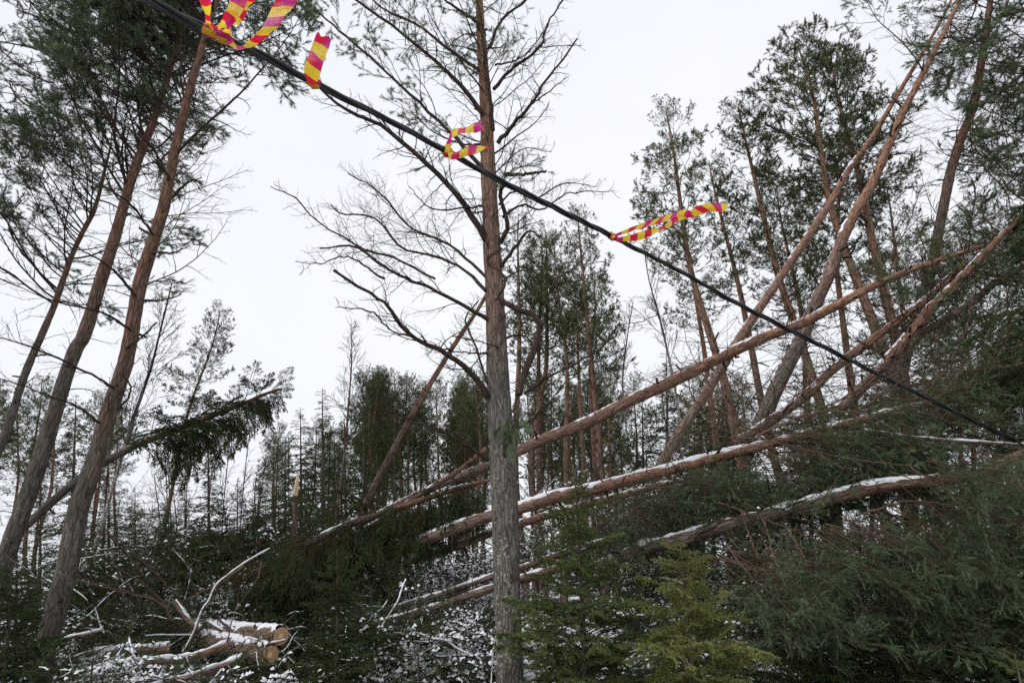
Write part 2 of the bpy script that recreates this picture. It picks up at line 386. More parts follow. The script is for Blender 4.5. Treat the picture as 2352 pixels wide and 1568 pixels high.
def spruce_bough(seed, L=1.0, per=40, ln=.021, wd=.0056, sag=-.05, sp1=.055, sp2=.05, snow=0):
    rng = np.random.default_rng(seed); tw = Twigs(); g = Geo()
    P = wline(rng, (0, 0, 0), (1, 0, .05), L, 10, .05, sag)
    leaf = dict(sl=.07, side=0, cov=(.35, .6, .8, 1))
    leaf0 = dict(sl=.08, side=1, lift=-.1, cov=(.25, .4, .55, .7, .85, 1))
    spx = [dict(t0=.1, sp=sp1, flat=.8, ang=.95, l0=.05, l1=.42, pw=.75, rm=.0016, rx=.005, n=6, wan=.07, grav=sag * .9, leaf=leaf0),
           dict(t0=.25, sp=sp2, flat=.75, ang=.8, l0=.03, l1=.28, rm=.0012, rx=.003, n=3, wan=.08, grav=sag * .8, leaf=leaf)]
    ramify(tw, rng, P, .010, .003, spx, draw=False)
    tube(g, P, np.linspace(.010, .003, len(P)), 4, 0, .5, .4)
    for t in np.linspace(.15, 1, 14):
        p, d, _, _ = along(P, t); tw.shoot(p - d * .05, d, .09)
    tw.wood(g, 0, .4); tw.needles(g, rng, per, ln, wd, (.6, 1.2))
    if snow: snow_chips(g, tw, rng, snow)
    return g
GB_NEAR = [pine_bough(10 + k, dense=.9, per=58, sl=.23, side=1, lift=.05, ang=(.2, .62), ln=.070, wd=.0032, bare=.45, inner=k % 2 == 0) for k in range(6)]
GB_MID = [pine_bough(30 + k, L=2.4, per=36, ln=.075, wd=.0062, dense=1.0, bare=.78, ang=(.3, 1.0), inner=True, side=1) for k in range(5)]
GB_BARE = [pine_bough(50 + k, L=1.8, per=8, ln=.05, wd=.004, dense=.8, bare=.2, green=.0) for k in range(3)]
GB_SPR = [spruce_bough(70 + k) for k in range(5)]
GB_SNOW = [spruce_bough(90 + k, snow=.35) for k in range(3)]
GB_DROOP = [spruce_bough(80 + k, L=1.3, sag=-.13, per=26, ln=.024, wd=.005) for k in range(4)]
BOUGH_NEAR = [g.mesh('bough', [M_TWIGR, M_NEED]) for g in GB_NEAR]
BOUGH_MID = [g.mesh('bough', [M_TWIG, M_NEED]) for g in GB_MID]
BOUGH_BARE = [g.mesh('dead_bough', [M_TWIGR, M_NEED]) for g in GB_BARE]
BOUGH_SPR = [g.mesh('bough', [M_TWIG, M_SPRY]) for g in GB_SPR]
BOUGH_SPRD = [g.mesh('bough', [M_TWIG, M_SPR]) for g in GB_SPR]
BOUGH_SNOW = [g.mesh('bough', [M_TWIG, M_SPR, M_SNOW]) for g in GB_SNOW]
BOUGH_DROOP = [g.mesh('bough', [M_TWIG, M_SPR]) for g in GB_DROOP]
BOUGH_DROOPB = [g.mesh('bough', [M_TWIG, M_SPRB]) for g in GB_DROOP]

# ------------------------------------------------------------------ trunks from picture paths
def vpath(pts, n, taper=True):                # (x, y, Y, width) in picture units -> world points and radii
    W = np.array([at(a, b, c) for a, b, c, _ in pts]); R = np.array([px(*q) * .5 for q in pts])
    Q = catmull(np.column_stack([W, R]), n); return Q[:, :3], np.maximum(Q[:, 3], .004)
def snow_strip(g, P, R, seed, thick=.022, cover=.62, wide=1.05, a=0.0, b=1.0):
    n = max(int(alen(P)[-1] / .05), 6); Q = catmull(np.column_stack([P, R]), n); P, R = Q[:, :3], Q[:, 3]
    i0, i1 = int(a * n), int(b * n); P, R = P[i0:i1], R[i0:i1]
    if len(P) < 4: return
    T = nrm(np.gradient(P, axis=0)); U = nrm(UPV - T * T[:, 2:3]); Sd = np.cross(T, U); s = alen(P)
    q = np.column_stack([s * 2.2, s * 0 + seed, s * 0]); c = vnoise(q, seed); c2 = vnoise(q * 4.7, seed + 3)
    c3 = vnoise(q * 13, seed + 5); hw = np.clip((c * .6 + c2 * .5 + c3 * .35 - .14 - (1 - cover)) * 2.6, 0, 1) * wide * (.6 + .5 * c3)
    K = 9; th = np.linspace(-1, 1, K)
    A = hw[:, None] * th[None] * (1 + .9 * (vnoise(np.stack(np.broadcast_arrays(s[:, None] * 9, th[None] * 2 + seed, 0 * s[:, None]), -1), seed + 9) - .5))
    tk = thick * np.clip(hw, 0, 1)[:, None] * (1 - np.abs(th[None]) ** 3) * (.5 + vnoise(np.stack(np.broadcast_arrays(s[:, None] * 6, th[None] * 3, 0 * s[:, None]), -1), seed + 4))
    rad = R[:, None] + np.where(hw[:, None] < .03, -.01, .002) + tk - .004 * (np.abs(th[None]) > .99)
    V = P[:, None] + (U[:, None] * np.cos(A)[..., None] + Sd[:, None] * np.sin(A)[..., None]) * rad[..., None]
    i = np.arange(len(P) - 1)[:, None] * K + np.arange(K - 1)[None]
    F = np.concatenate([np.stack([i, i + K, i + K + 1], -1).reshape(-1, 3), np.stack([i, i + K + 1, i + 1], -1).reshape(-1, 3)])
    keep = (np.repeat(hw[:-1] + hw[1:], K - 1) > .05); F = F[np.concatenate([keep, keep])]
    if len(F): g.add(V.reshape(-1, 3), F)
def stubs(tw, rng, P, R, n, l=(.05, .35), a=0.0, b=1.0, wander=.18):
    for k in range(n):
        p, T, i, u = along(P, rng.uniform(a, b)); q = nrm(np.cross(T, rng.normal(size=3)))
        d = nrm(q + T * rng.uniform(-.2, .7)); L = rng.uniform(*l) ; Q = wline(rng, p, d, L + R[i], 5, wander, 0.0)
        r = min(R[i] * .3, rng.uniform(.004, .012)); snag = rng.random() < .25
        if snag: Q = Q[:3]; r = min(R[i] * .35, .024); tw.line(Q, r, r * .7)
        else: tw.line(Q, r, r * .35)
        if L > .2 and not snag:
            for z in range(3):
                pp, dd, _, _ = along(Q, rng.uniform(.35, .95)); tw.line(wline(rng, pp, nrm(dd + rng.normal(size=3) * .8), L * rng.uniform(.2, .5), 4, .25), r * .4, .0012)
def trunk_thing(name, label, cat, pts, m, seed, sides=14, n=60, group=None, snow=0.0, stub=14, stl=(.05, .35), rough=.006, thick=.02, sa=0.0, sb=1.0, twm=None):
    P, R = vpath(pts, n); rng = np.random.default_rng(seed)
    P = P + (vnoise(np.column_stack([alen(P) * .9, P[:, 0] * 0 + seed, P[:, 0] * 0]), seed)[:, None] - .5) * .04
    t = thing(name, label, cat, P[0], group)
    g = Geo(); tube(g, P, R, sides, 0, 0, 1, rough, True, seed); g.build('trunk', [m], t)
    if stub:
        tw = Twigs(); stubs(tw, rng, P, R, stub, stl); g = Geo(); tw.wood(g, 0, .5); g.build('broken_twigs', [twm or M_TWIG], t)['kind'] = 'stuff'
    if snow:
        g = Geo(); snow_strip(g, P, R, seed, thick, snow, a=sa, b=sb)
        if g.V: g.build('snow_cap', [M_SNOW], t)['kind'] = 'stuff'
    return t, P, R, rng

# ------------------------------------------------------------------ the thick pine in the middle
DEAD = [dict(t0=.10, sp=.068, flat=.35, ang=.9, l0=.10, l1=.24, pw=.6, rm=.0026, rx=.008, n=7, wan=.20, grav=.03),
        dict(t0=.2, sp=.085, flat=.3, ang=.85, l0=.05, l1=.34, rm=.0017, rx=.004, n=5, wan=.26, grav=.02)]
LIVE = [dict(t0=.15, sp=.12, flat=.5, ang=.8, l0=.12, l1=.26, pw=.6, rm=.003, rx=.008, n=6, wan=.15, grav=.03, leaf=dict(sl=.14, side=2, prob=.8, cov=(.7, 1))),
        dict(t0=.25, sp=.09, flat=.4, ang=.8, l0=.06, l1=.32, rm=.002, rx=.004, n=4, wan=.2, grav=.02, leaf=dict(sl=.12, side=1, prob=.7))]
FINE = [dict(t0=.15, sp=.075, flat=.5, ang=.75, l0=.12, l1=.30, pw=.6, rm=.0024, rx=.006, n=7, wan=.17, grav=.03),
        dict(t0=.15, sp=.06, flat=.4, ang=.75, l0=.06, l1=.40, rm=.0016, rx=.003, n=5, wan=.2, grav=.03)]
def hand_branch(parent, pts, Y0, Y1, w0, w1, specs, seed, need=0, n=22, wob=.014, tm=None, name='branch'):
    rng = np.random.default_rng(seed); k = len(pts)
    vp = [(a, b, Y0 + (Y1 - Y0) * i / (k - 1), w0 + (w1 - w0) * (i / (k - 1)) ** .7) for i, (a, b) in enumerate(pts)]
    P, R = vpath(vp, n)
    P[1:] += (rng.normal(size=(n, 3)) * wob * .35)[1:]
    g = Geo(); tube(g, P, R, 7, 0, .4, .5, .002, True, seed)
    tw = Twigs(); ramify(tw, rng, P, R[0] * .6, R[-1] * .5, specs, draw=False)
    tw.wood(g, 1, .35); o = g.build(name, [tm or M_LIMB, M_TWIG], parent)
    if need and tw.sp:
        g = Geo(); tw.needles(g, rng, need + 14, .062, .0034, (.3, .9), m=0); q = bpy.data.objects.new('needles', g.mesh('needles', [M_NEED], parent.location)); C.objects.link(q); q.parent = o
    return o
M_LIMB = bark_mat('bark_dead_limb', (.085, .058, .045), (.10, .072, .058), (.3, .9), scale=1.6)
CP = [(1176, 1640, 5.5, 76), (1172, 1560, 5.5, 73), (1166, 1380, 5.5, 68), (1160, 1200, 5.5, 64), (1152, 1020, 5.5, 58), (1144, 861, 5.5, 51), (1138, 720, 5.5, 45),
      (1130, 560, 5.5, 40), (1122, 400, 5.5, 36), (1116, 250, 5.5, 30), (1106, 100, 5.5, 24), (1098, -40, 5.5, 19), (1090, -200, 5.5, 13), (1086, -320, 5.5, 8)]
P, R = vpath(CP, 420)
P = np.vstack([P[0] + (P[0] - P[12]) * f for f in (6, 4, 2.)] + [P]) if False else P
base = np.array((P[0][0] + .02, P[0][1], float(gz(P[0][0], P[0][1])) - .1)); P = np.vstack([base, P]); R = np.concatenate([[R[0] * 1.5], R])
pine = thing('pine_tree', 'thick grey lichen-covered pine trunk with bare dead branches in the centre', 'pine tree', base)
g = Geo(); tube(g, P, R, 72, 0, 0, 1, .006, False, 3); g.build('trunk', [M_TRUNK], pine)
HB = [  # points, Y end, w0, w1, kind, needles
 ([(1122, 915), (1085, 860), (1030, 815), (945, 772), (900, 715), (860, 680), (765, 622)], 4.7, 17, 6, DEAD, 0),
 ([(945, 772), (900, 760), (850, 715), (770, 705)], 4.6, 6, 3, DEAD, 0),
 ([(1124, 735), (1064, 700), (984, 660), (924, 635), (884, 612), (814, 565), (735, 572)], 4.9, 11, 4, FINE, 0),
 ([(884, 640), (800, 590), (735, 605), (676, 600)], 4.6, 6, 2, DEAD, 0),
 ([(1116, 668), (1060, 615), (994, 588), (924, 570), (860, 500), (784, 490), (760, 470)], 6.3, 9, 3, FINE, 0),
 ([(1120, 640), (1030, 560), (940, 520), (870, 440), (800, 400)], 6.6, 8, 3, FINE, 0),
 ([(1000, 640), (900, 590), (830, 570), (720, 500), (680, 455), (620, 430)], 4.9, 6, 3, DEAD, 0),
 ([(1116, 552), (1056, 455), (979, 375), (884, 295), (834, 270), (784, 245), (700, 170)], 4.7, 17, 6, DEAD, 0),
 ([(1108, 385), (1024, 295), (934, 210), (859, 140), (784, 75), (720, 20)], 5.2, 11, 4, LIVE, 26),
 ([(1114, 268), (1062, 200), (1009, 150), (934, 85), (829, 10), (770, -40)], 4.8, 13, 6, DEAD, 0),
 ([(1112, 170), (1040, 120), (960, 60), (880, 20), (820, -30)], 6.2, 10, 4, LIVE, 20),
 ([(1110, 60), (1050, 20), (980, -30)], 5.3, 10, 5, LIVE, 24),
 ([(1132, 300), (1124, 210), (1112, 130), (1104, 40), (1090, -30)], 5.0, 11, 6, LIVE, 24),
 ([(1144, 328), (1180, 285), (1219, 240), (1250, 190), (1290, 140), (1326, 90)], 5.0, 12, 4, DEAD, 0),
 ([(1134, 205), (1174, 160), (1239, 110), (1252, 70), (1264, 45), (1296, -4)], 5.2, 10, 4, DEAD, 0),
 ([(1124, 110), (1154, 45), (1209, 0), (1240, -40)], 5.5, 10, 5, LIVE, 14),
 ([(1239, 110), (1290, 105), (1335, 105)], 5.0, 4, 2, DEAD, 0),
 ([(1219, 240), (1255, 215), (1306, 175)], 5.1, 5, 2, DEAD, 0),
 ([(1154, 500), (1200, 470), (1244, 482), (1294, 448), (1344, 440), (1414, 438)], 5.0, 7, 2, DEAD, 0),
 ([(1160, 402), (1210, 400), (1254, 394)], 5.1, 8, 6, LIVE, 10),
 ([(1146, 430), (1164, 400), (1190, 385), (1214, 380)], 4.9, 5, 2, [dict(LIVE[0], sp=.09), dict(LIVE[1], sp=.08)], 10),
 ([(1148, 560), (1166, 520), (1150, 450), (1160, 420)], 5.0, 12, 9, [], 0),
 ([(1140, 685), (1180, 705), (1222, 722), (1240, 750), (1232, 790), (1208, 850), (1190, 905)], 4.9, 12, 17, DEAD, 0),
 ([(1190, 905), (1183, 930), (1180, 960), (1178, 995)], 4.85, 7, 3, [dict(LIVE[0], sp=.03, l1=.1, grav=-.25, leaf=dict(sl=.14, side=2, lift=-.7)), ], 44),
 ([(1204, 904), (1264, 864), (1334, 829), (1388, 792), (1374, 770)], 4.9, 7, 4, DEAD, 0),
 ([(1388, 792), (1420, 750), (1470, 740), (1510, 720)], 4.8, 3, 1.5, DEAD, 0),
 ([(1190, 985), (1249, 939), (1280, 900), (1299, 879)], 5.0, 6, 3, DEAD, 0),
 ([(1159, 1060), (1161, 1020), (1164, 972)], 5.15, 14, 11, [], 0),
 ([(1122, 1057), (1064, 1019), (999, 984), (909, 949), (859, 926), (850, 905)], 4.6, 9, 3, DEAD, 0),
 ([(999, 984), (930, 965), (870, 962), (805, 928)], 4.5, 6, 2, DEAD, 0),
 ([(1120, 812), (1060, 808), (1000, 800), (980, 820)], 5.0, 5, 2, DEAD, 0),
 ([(1150, 800), (1120, 790), (1040, 770)], 5.0, 4, 2, DEAD, 0),
 ([(1142, 620), (1190, 560), (1215, 530), (1240, 545)], 5.2, 9, 3, DEAD, 0),
 ([(1150, 650), (1200, 620), (1270, 640), (1330, 610), (1390, 600)], 5.1, 5, 2, DEAD, 0),
 ([(1146, 470), (1180, 440), (1230, 455), (1300, 420), (1370, 430)], 5.6, 5, 2, DEAD, 0),
 ([(1118, 470), (1060, 480), (990, 478), (940, 430)], 5.0, 5, 2, DEAD, 0),
 ([(1112, 330), (1060, 330), (990, 300), (950, 260)], 6.0, 6, 2, LIVE, 16),
 ([(1150, 570), (1120, 600), (1160, 640), (1140, 690)], 5.2, 8, 6, [], 0),
 ([(1138, 150), (1200, 130), (1260, 60)], 6.2, 6, 2, DEAD, 0),
 ([(1120, 880), (1090, 790), (1070, 730), (1100, 690)], 6.2, 6, 3, DEAD, 0),
 ([(1152, 780), (1200, 770), (1240, 800), (1300, 790)], 5.9, 6, 2, DEAD, 0),
 ([(1090, -20), (1000, -60), (930, -40), (860, -20)], 5.6, 10, 4, LIVE, 24),
 ([(1100, -20), (1150, -70), (1200, -90)], 5.6, 10, 4, LIVE, 24),
]
for i, (pts, Y1, w0, w1, sp, nd) in enumerate(HB):
    root_off = min(abs(pts[0][0] - 1140), 400)
    Y0 = 5.45 if root_off < 45 else 5.45 + (Y1 - 5.45) * .6
    hand_branch(pine, pts, Y0, Y1, w0, w1, sp, 100 + i, nd)
rng = np.random.default_rng(90)
for k in range(34):                           # the many short bare limbs all round the stem
    f = .40 + .56 * (k + rng.random()) / 34; p, T_, i_, u_ = along(P, f); a_ = rng.uniform(0, 6.28)
    Q = wline(rng, p, (math.cos(a_), math.sin(a_) * .8, rng.uniform(.1, .9)), rng.uniform(.5, 1.3), 12, .12, .02); g = Geo(); r_ = rng.uniform(.007, .014)
    tube(g, Q, np.linspace(r_, .003, len(Q)), 5, 0, .4, .5); tw = Twigs(); ramify(tw, rng, Q, r_ * .6, .002, DEAD, draw=False); tw.wood(g, 1, .35); g.build('branch', [M_LIMB, M_TWIG], pine)
rng = np.random.default_rng(9); tw = Twigs(); stubs(tw, rng, P[:, :3], R, 70, (.08, .5), .45, .95, .25); g = Geo(); tw.wood(g, 0, .4); g.build('small_dead_twigs', [M_TWIG], pine)['kind'] = 'stuff'

# ------------------------------------------------------------------ leaning pines on the left
def crown(t, P, R, rng, boughs, n, a, b, L, side=None, up=.55, spread=1.0, kind='bough', ext=0.0, droop=0.0, scale_top=.6):
    for k in range(n):
        f = a + (b - a) * ((k + rng.random()) / n); p, T, i, u = along(P, f)
        q = rng.normal(size=3); q[2] *= .35
        if side is not None and rng.random() < side[1]: q = np.array(side[0]) + rng.normal(size=3) * .45 * spread
        q = nrm(q - T * q.dot(T)); d = nrm(q + T * up * rng.uniform(.6, 1.4) + np.array((0, 0, -droop)))
        me = boughs[int(rng.integers(len(boughs)))]; l = L * rng.uniform(.7, 1.2) * (1 - (1 - scale_top) * (k / n))
        child_copy(kind, me, t, aim(p + q * R[i] * .6, d, l / 2.2, rng.uniform(-.6, .6)))
LA = [(86, 1600, 6.5, 68), (92, 1565, 6.5, 66), (108, 1484, 6.5, 62), (135, 1384, 6.5, 60), (165, 1259, 6.5, 55), (186, 1159, 6.5, 51), (228, 1034, 6.5, 46), (252, 934, 6.5, 43), (290, 809, 6.5, 38),
      (318, 655, 6.5, 34), (352, 545, 6.5, 31), (380, 450, 6.5, 28), (405, 350, 6.5, 25), (436, 220, 6.5, 21), (466, 115, 6.5, 17), (495, 0, 6.5, 13), (515, -120, 6.5, 8)]
t, P, R, rng = trunk_thing('pine_tree', 'leaning red-brown pine with grey foot, right of the two at left', 'pine tree', LA, M_LEFT, 21, 40, 240, stub=70, stl=(.08, .5), rough=.006)
crown(t, P, R, rng, BOUGH_MID, 16, .60, .78, 2.4, ((-1, .3, 0), .8), .75)
crown(t, P, R, rng, BOUGH_MID, 50, .78, 1.0, 2.6, ((-1, .2, .1), .5), .6)
crown(t, P, R, rng, BOUGH_BARE, 20, .40, .72, 1.5, ((1, -.1, 0), .6), .5, kind='dead_bough')
LAB = [([(228, 970), (170, 930), (90, 900), (0, 868)], 5.4), ([(262, 890), (190, 850), (80, 800), (0, 775), (-60, 760)], 5.0), ([(312, 680), (260, 620), (180, 570), (100, 530)], 5.4), ([(300, 760), (240, 720), (120, 690), (0, 640)], 5.0),
       ([(352, 540), (300, 470), (220, 420), (120, 400)], 5.2), ([(390, 410), (340, 330), (250, 270), (150, 240)], 5.2), ([(330, 690), (370, 690), (418, 676)], 6.2), ([(365, 580), (400, 580), (432, 566)], 6.2),
       ([(395, 455), (430, 420), (462, 408)], 6.2), ([(290, 800), (330, 770), (360, 740)], 6.2), ([(270, 940), (300, 900), (280, 850)], 6.0)]
for i, (pts, Y1) in enumerate(LAB): hand_branch(t, pts, 6.4, Y1, 8, 3, FINE if i < 6 else DEAD, 160 + i)
LBp = [(-40, 1470, 7.6, 60), (-15, 1384, 7.6, 56), (10, 1284, 7.6, 52), (35, 1209, 7.6, 49), (75, 1109, 7.6, 45), (120, 974, 7.6, 41), (175, 809, 7.6, 36), (195, 770, 7.6, 34), (220, 690, 7.6, 32), (240, 615, 7.6, 30),
       (270, 515, 7.6, 27), (295, 440, 7.6, 25), (325, 350, 7.6, 22), (360, 255, 7.6, 18), (400, 120, 7.6, 14), (430, 0, 7.6, 10), (450, -90, 7.6, 6)]
t, P, R, rng = trunk_thing('pine_tree', 'leaning red-brown pine, left of the two parallel leaning trunks', 'pine tree', LBp, M_LEFT, 22, 36, 220, stub=50, stl=(.08, .45), rough=.006)
crown(t, P, R, rng, BOUGH_MID, 34, .52, .80, 2.7, ((-1, .1, 0), .85), .8)
crown(t, P, R, rng, BOUGH_MID, 80, .74, 1.0, 2.7, ((-1, 0, .1), .6), .6)
FBK = t
LC = [(-50, 1150, 9.5, 26), (0, 1014, 9.5, 24), (34, 925, 9.5, 22), (68, 836, 9.5, 20), (98, 758, 9.5, 18), (126, 688, 9.5, 16), (152, 620, 9.5, 14), (182, 545, 9.5, 12), (215, 475, 9.5, 11), (240, 390, 9.5, 8), (255, 330, 9.5, 3)]
t, P, R, rng = trunk_thing('pine_tree', 'thin leaning pine at the left edge behind the leaning pair', 'pine tree', LC, M_LEFT, 23, 16, 120, stub=50, stl=(.1, .6))
crown(t, P, R, rng, BOUGH_MID, 46, .48, 1.0, 2.6, ((-1, -.4, 0), .75), .5)

# ------------------------------------------------------------------ cable and warning tapes
CB = [(150, -105, 1.75), (345, 2, 1.95), (480, 70, 2.1), (600, 128, 2.22), (784, 222, 2.5), (900, 280, 2.75), (1024, 347, 3.05), (1130, 405, 3.3), (1280, 480, 3.65), (1404, 542, 4.0), (1569, 627, 4.5), (1700, 700, 4.75), (1868, 785, 4.95), (2040, 870, 5.1), (2212, 954, 5.2), (2330, 1012, 5.3), (2480, 1090, 5.4)]
cabP = catmull([at(*q) for q in CB], 420)
cable = thing('overhead_cable', 'black twisted bundle cable sagging diagonally across the picture', 'cable', cabP[0])
Tc, Nc, Bc = frames(cabP); sc_ = alen(cabP)
for k in range(4):
    ph = 2 * math.pi * k / 3 + sc_ * 2 * math.pi / .85 + .6 * np.sin(sc_ * 1.7); r = .0115 + .003 * np.sin(sc_ * 2.3 + k)
    Pk = cabP + (Nc * np.cos(ph)[:, None] + Bc * np.sin(ph)[:, None]) * r[:, None] if k < 3 else cabP
    g = Geo(); tube(g, Pk, .0105 if k < 3 else .008, 10, 0); g.build('conductor', [M_CABLE], cable)

def ribbon(parent, edges, seed, name='tail', ripple=.010):
    """edges: (left x, y, Y, right x, y, Y)"""
    rng = np.random.default_rng(seed); n, K = 48, 9
    A = catmull([at(*e[:3]) for e in edges], n); B = catmull([at(*e[3:]) for e in edges], n)
    mid = (A + B) / 2; s = alen(mid); v = np.linspace(0, 1, K)
    V = A[:, None] * (1 - v)[None, :, None] + B[:, None] * v[None, :, None]
    Nn = nrm(np.cross(np.gradient(mid, axis=0), B - A)); q = np.stack(np.broadcast_arrays(s[:, None] * 14, v[None] * 2.0 + seed, 0 * s[:, None]), -1)
    V = V + Nn[:, None] * ((vnoise(q, seed) - .5) * 2 * ripple + .012 * np.sin(v * np.pi)[None] * (vnoise(q * .4, seed + 2) - .5) * 2)[..., None]
    wd = np.linalg.norm(B - A, axis=1)
    V[-1] += nrm(mid[-1] - mid[-2])[None] * (rng.random(K) * .02)[:, None]
    bk = np.stack(np.broadcast_arrays(s[:, None] + seed * .037, v[None] * .075, 0 * s[:, None] + seed), -1)
    i = np.arange(n - 1)[:, None] * K + np.arange(K - 1)[None]
    F = np.concatenate([np.stack([i, i + K, i + K + 1], -1).reshape(-1, 3), np.stack([i, i + K + 1, i + 1], -1).reshape(-1, 3)])
    g = Geo(); g.add(V.reshape(-1, 3), F, 0, bk.reshape(-1, 3)); return g.build(name, [M_TAPE], parent)      # plastic film, one sheet
def knot(parent, x, y, Y, seed, half=.035, rad=.031):
    c = at(x, y, Y); i = int(np.argmin(np.linalg.norm(cabP - c, axis=1))); s0 = sc_[i]; ss = np.linspace(s0 - half, s0 + half, 14)
    Pk = np.column_stack([np.interp(ss, sc_, cabP[:, k]) for k in range(3)]); T, Nn, Bn = frames(Pk); th = np.linspace(0, 2 * np.pi, 20, endpoint=False)
    rr = rad * (1 - .25 * (np.linspace(-1, 1, 14) ** 2))[:, None] + .012 * (vnoise(np.stack(np.broadcast_arrays(np.arange(14)[:, None] * .5, np.cos(th)[None] * 1.6, np.sin(th)[None] * 1.6 + seed), -1), seed) - .3)
    V = Pk[:, None] + (Nn[:, None] * np.cos(th)[None, :, None] + Bn[:, None] * np.sin(th)[None, :, None]) * rr[..., None]
    j = np.arange(20)[None]; a = np.arange(13)[:, None] * 20; k2 = (j + 1) % 20
    F = np.concatenate([np.stack([a + j, a + k2, a + 20 + k2], -1).reshape(-1, 3), np.stack([a + j, a + 20 + k2, a + 20 + j], -1).reshape(-1, 3)])
    bk = np.stack(np.broadcast_arrays(th[None] * .045 + seed, np.linspace(0, .07, 14)[:, None], 0 * th[None]), -1)
    g = Geo(); g.add(V.reshape(-1, 3), F, 0, bk.reshape(-1, 3)); g.build('knot', [M_TAPE], parent)
def q1(x, y): return 344.5 + x * .1953, y * .1953
def q4(x, y): return 947.4 + x * .12207, 229.7 + y * .12207
def q5(x, y): return 1349.4 + x * .1587, 430.7 + y * .1587
def tape(label, q, knots, tails, seed, dY=.0):
    kx, ky, kY = knots[0]; t = thing('warning_tape', label, 'warning tape', at(*q(kx, ky), kY), 'warning tapes tied to the cable')
    for i, (a, b, c) in enumerate(knots): knot(t, *q(a, b), c, seed + i)
    for i, (L, Rr, Ys, tw_) in enumerate(tails):
        E = [(*q(*a), Ys[0] + (Ys[1] - Ys[0]) * k / (len(L) - 1) - tw_ * math.sin(k * 1.1), *q(*b), Ys[0] + (Ys[1] - Ys[0]) * k / (len(L) - 1) + tw_ * math.sin(k * 1.1)) for k, (a, b) in enumerate(zip(L, Rr))]
        ribbon(t, E, seed + 10 + i)
tape('red and yellow tape, leftmost knot on the cable, two tails running out of the top', q1, [(700, 345, 2.09)],
     [([(665, 300), (655, 240), (650, 180), (612, 80), (590, 0), (575, -90)], [(720, 300), (712, 250), (712, 170), (718, 60), (722, 0), (725, -90)], (2.06, 1.85), .01),
      ([(690, 290), (800, 282), (862, 200), (905, 100), (950, 0), (985, -80)], [(720, 385), (835, 350), (965, 300), (1060, 200), (1150, 60), (1200, -60)], (2.06, 1.9), .02)], 1)
tape('red and yellow tape, second knot from left, one tail looping under the cable', q1, [(905, 440, 2.17)],
     [([(850, 430), (880, 340), (945, 260), (1000, 180), (1040, 90), (1070, 0), (1090, -80)], [(950, 430), (950, 330), (1020, 290), (1130, 190), (1165, 80), (1245, 0), (1290, -80)], (2.13, 1.88), .015),
      ([(895, 450), (925, 540), (1050, 582), (1210, 558), (1290, 490), (1390, 410), (1500, 310), (1630, 150), (1705, 50), (1745, -50)],
       [(1000, 440), (990, 505), (1050, 540), (1125, 500), (1190, 468), (1260, 392), (1325, 300), (1405, 130), (1470, 15), (1510, -70)], (2.13, 1.95), .02)], 4)
tape('short upright red and yellow tape, third knot from left, blown up and ending in sky', q1, [(1905, 985, 2.42)],
     [([(1865, 990), (1815, 870), (1820, 760), (1850, 680), (1890, 570), (1915, 500), (1955, 410)], [(1935, 1005), (1975, 950), (2005, 870), (2020, 790), (2050, 680), (2100, 570), (2125, 480)], (2.36, 2.2), .015)], 9)
tape('red and yellow tape with two short tails fluttering beside the thick trunk', q4, [(655, 985, 3.07)],
     [([(610, 1010), (630, 890), (682, 740), (725, 590), (790, 545), (900, 515), (1050, 490), (1180, 420), (1260, 412)], [(700, 1010), (722, 860), (740, 720), (735, 710), (800, 660), (890, 615), (1080, 615), (1220, 615), (1330, 570)], (3.0, 2.85), .01),
      ([(680, 1000), (800, 980), (960, 920), (1100, 860), (1220, 850), (1340, 862), (1450, 885)], [(680, 1105), (780, 1115), (950, 1080), (1120, 1040), (1220, 1010), (1310, 960), (1470, 920)], (3.0, 2.9), .01)], 13)
tape('long red and yellow tape streaming to the right, lowest knot on the cable', q5, [(345, 722, 4.0)],
     [([(335, 715), (400, 680), (620, 580), (830, 500), (1000, 440), (1200, 370), (1370, 322), (1480, 335)], [(360, 742), (425, 712), (620, 645), (740, 610), (920, 550), (1160, 470), (1330, 405), (1490, 400)], (3.95, 3.8), .008),
      ([(400, 735), (620, 685), (790, 630), (930, 590), (1040, 575), (1200, 475), (1330, 390), (1480, 345), (1560, 280), (1700, 240), (1900, 213), (2015, 240)],
       [(430, 775), (640, 775), (800, 752), (960, 680), (1070, 625), (1230, 540), (1400, 460), (1600, 410), (1740, 345), (1840, 352), (1960, 348), (2000, 300)], (3.93, 3.75), .012)], 17)

# ------------------------------------------------------------------ leaning and fallen pines
def fallen(label, pts, m, seed, **k):
    name = k.pop('name', 'fallen_pine'); pts = [(a, b, c, d * .9) for a, b, c, d in pts]; k['stub'] = int(k.get('stub', 14) * 1.8); return trunk_thing(name, label, k.pop('cat', 'fallen tree'), pts, m, seed, k.pop('sides', 22), k.pop('n', 110), **k)
F = {}
F['J'] = fallen('long snow-topped orange pine trunk crossing behind the thick trunk and propped up to the right', [(860, 1185, 9.0, 15), (974, 1129, 8.8, 19), (1094, 1079, 8.5, 23), (1184, 1039, 8.3, 26), (1259, 1004, 8.1, 29), (1359, 964, 7.9, 29), (1449, 919, 7.7, 30), (1568, 864, 7.5, 30), (1732, 784, 7.2, 28), (1842, 742, 7.0, 26), (1917, 703, 6.9, 25), (2017, 652, 6.8, 22), (2107, 615, 6.7, 18), (2260, 565, 6.6, 12)], M_PINE, 31, snow=.55, thick=.010, stub=60, stl=(.1, .6), sb=.75)
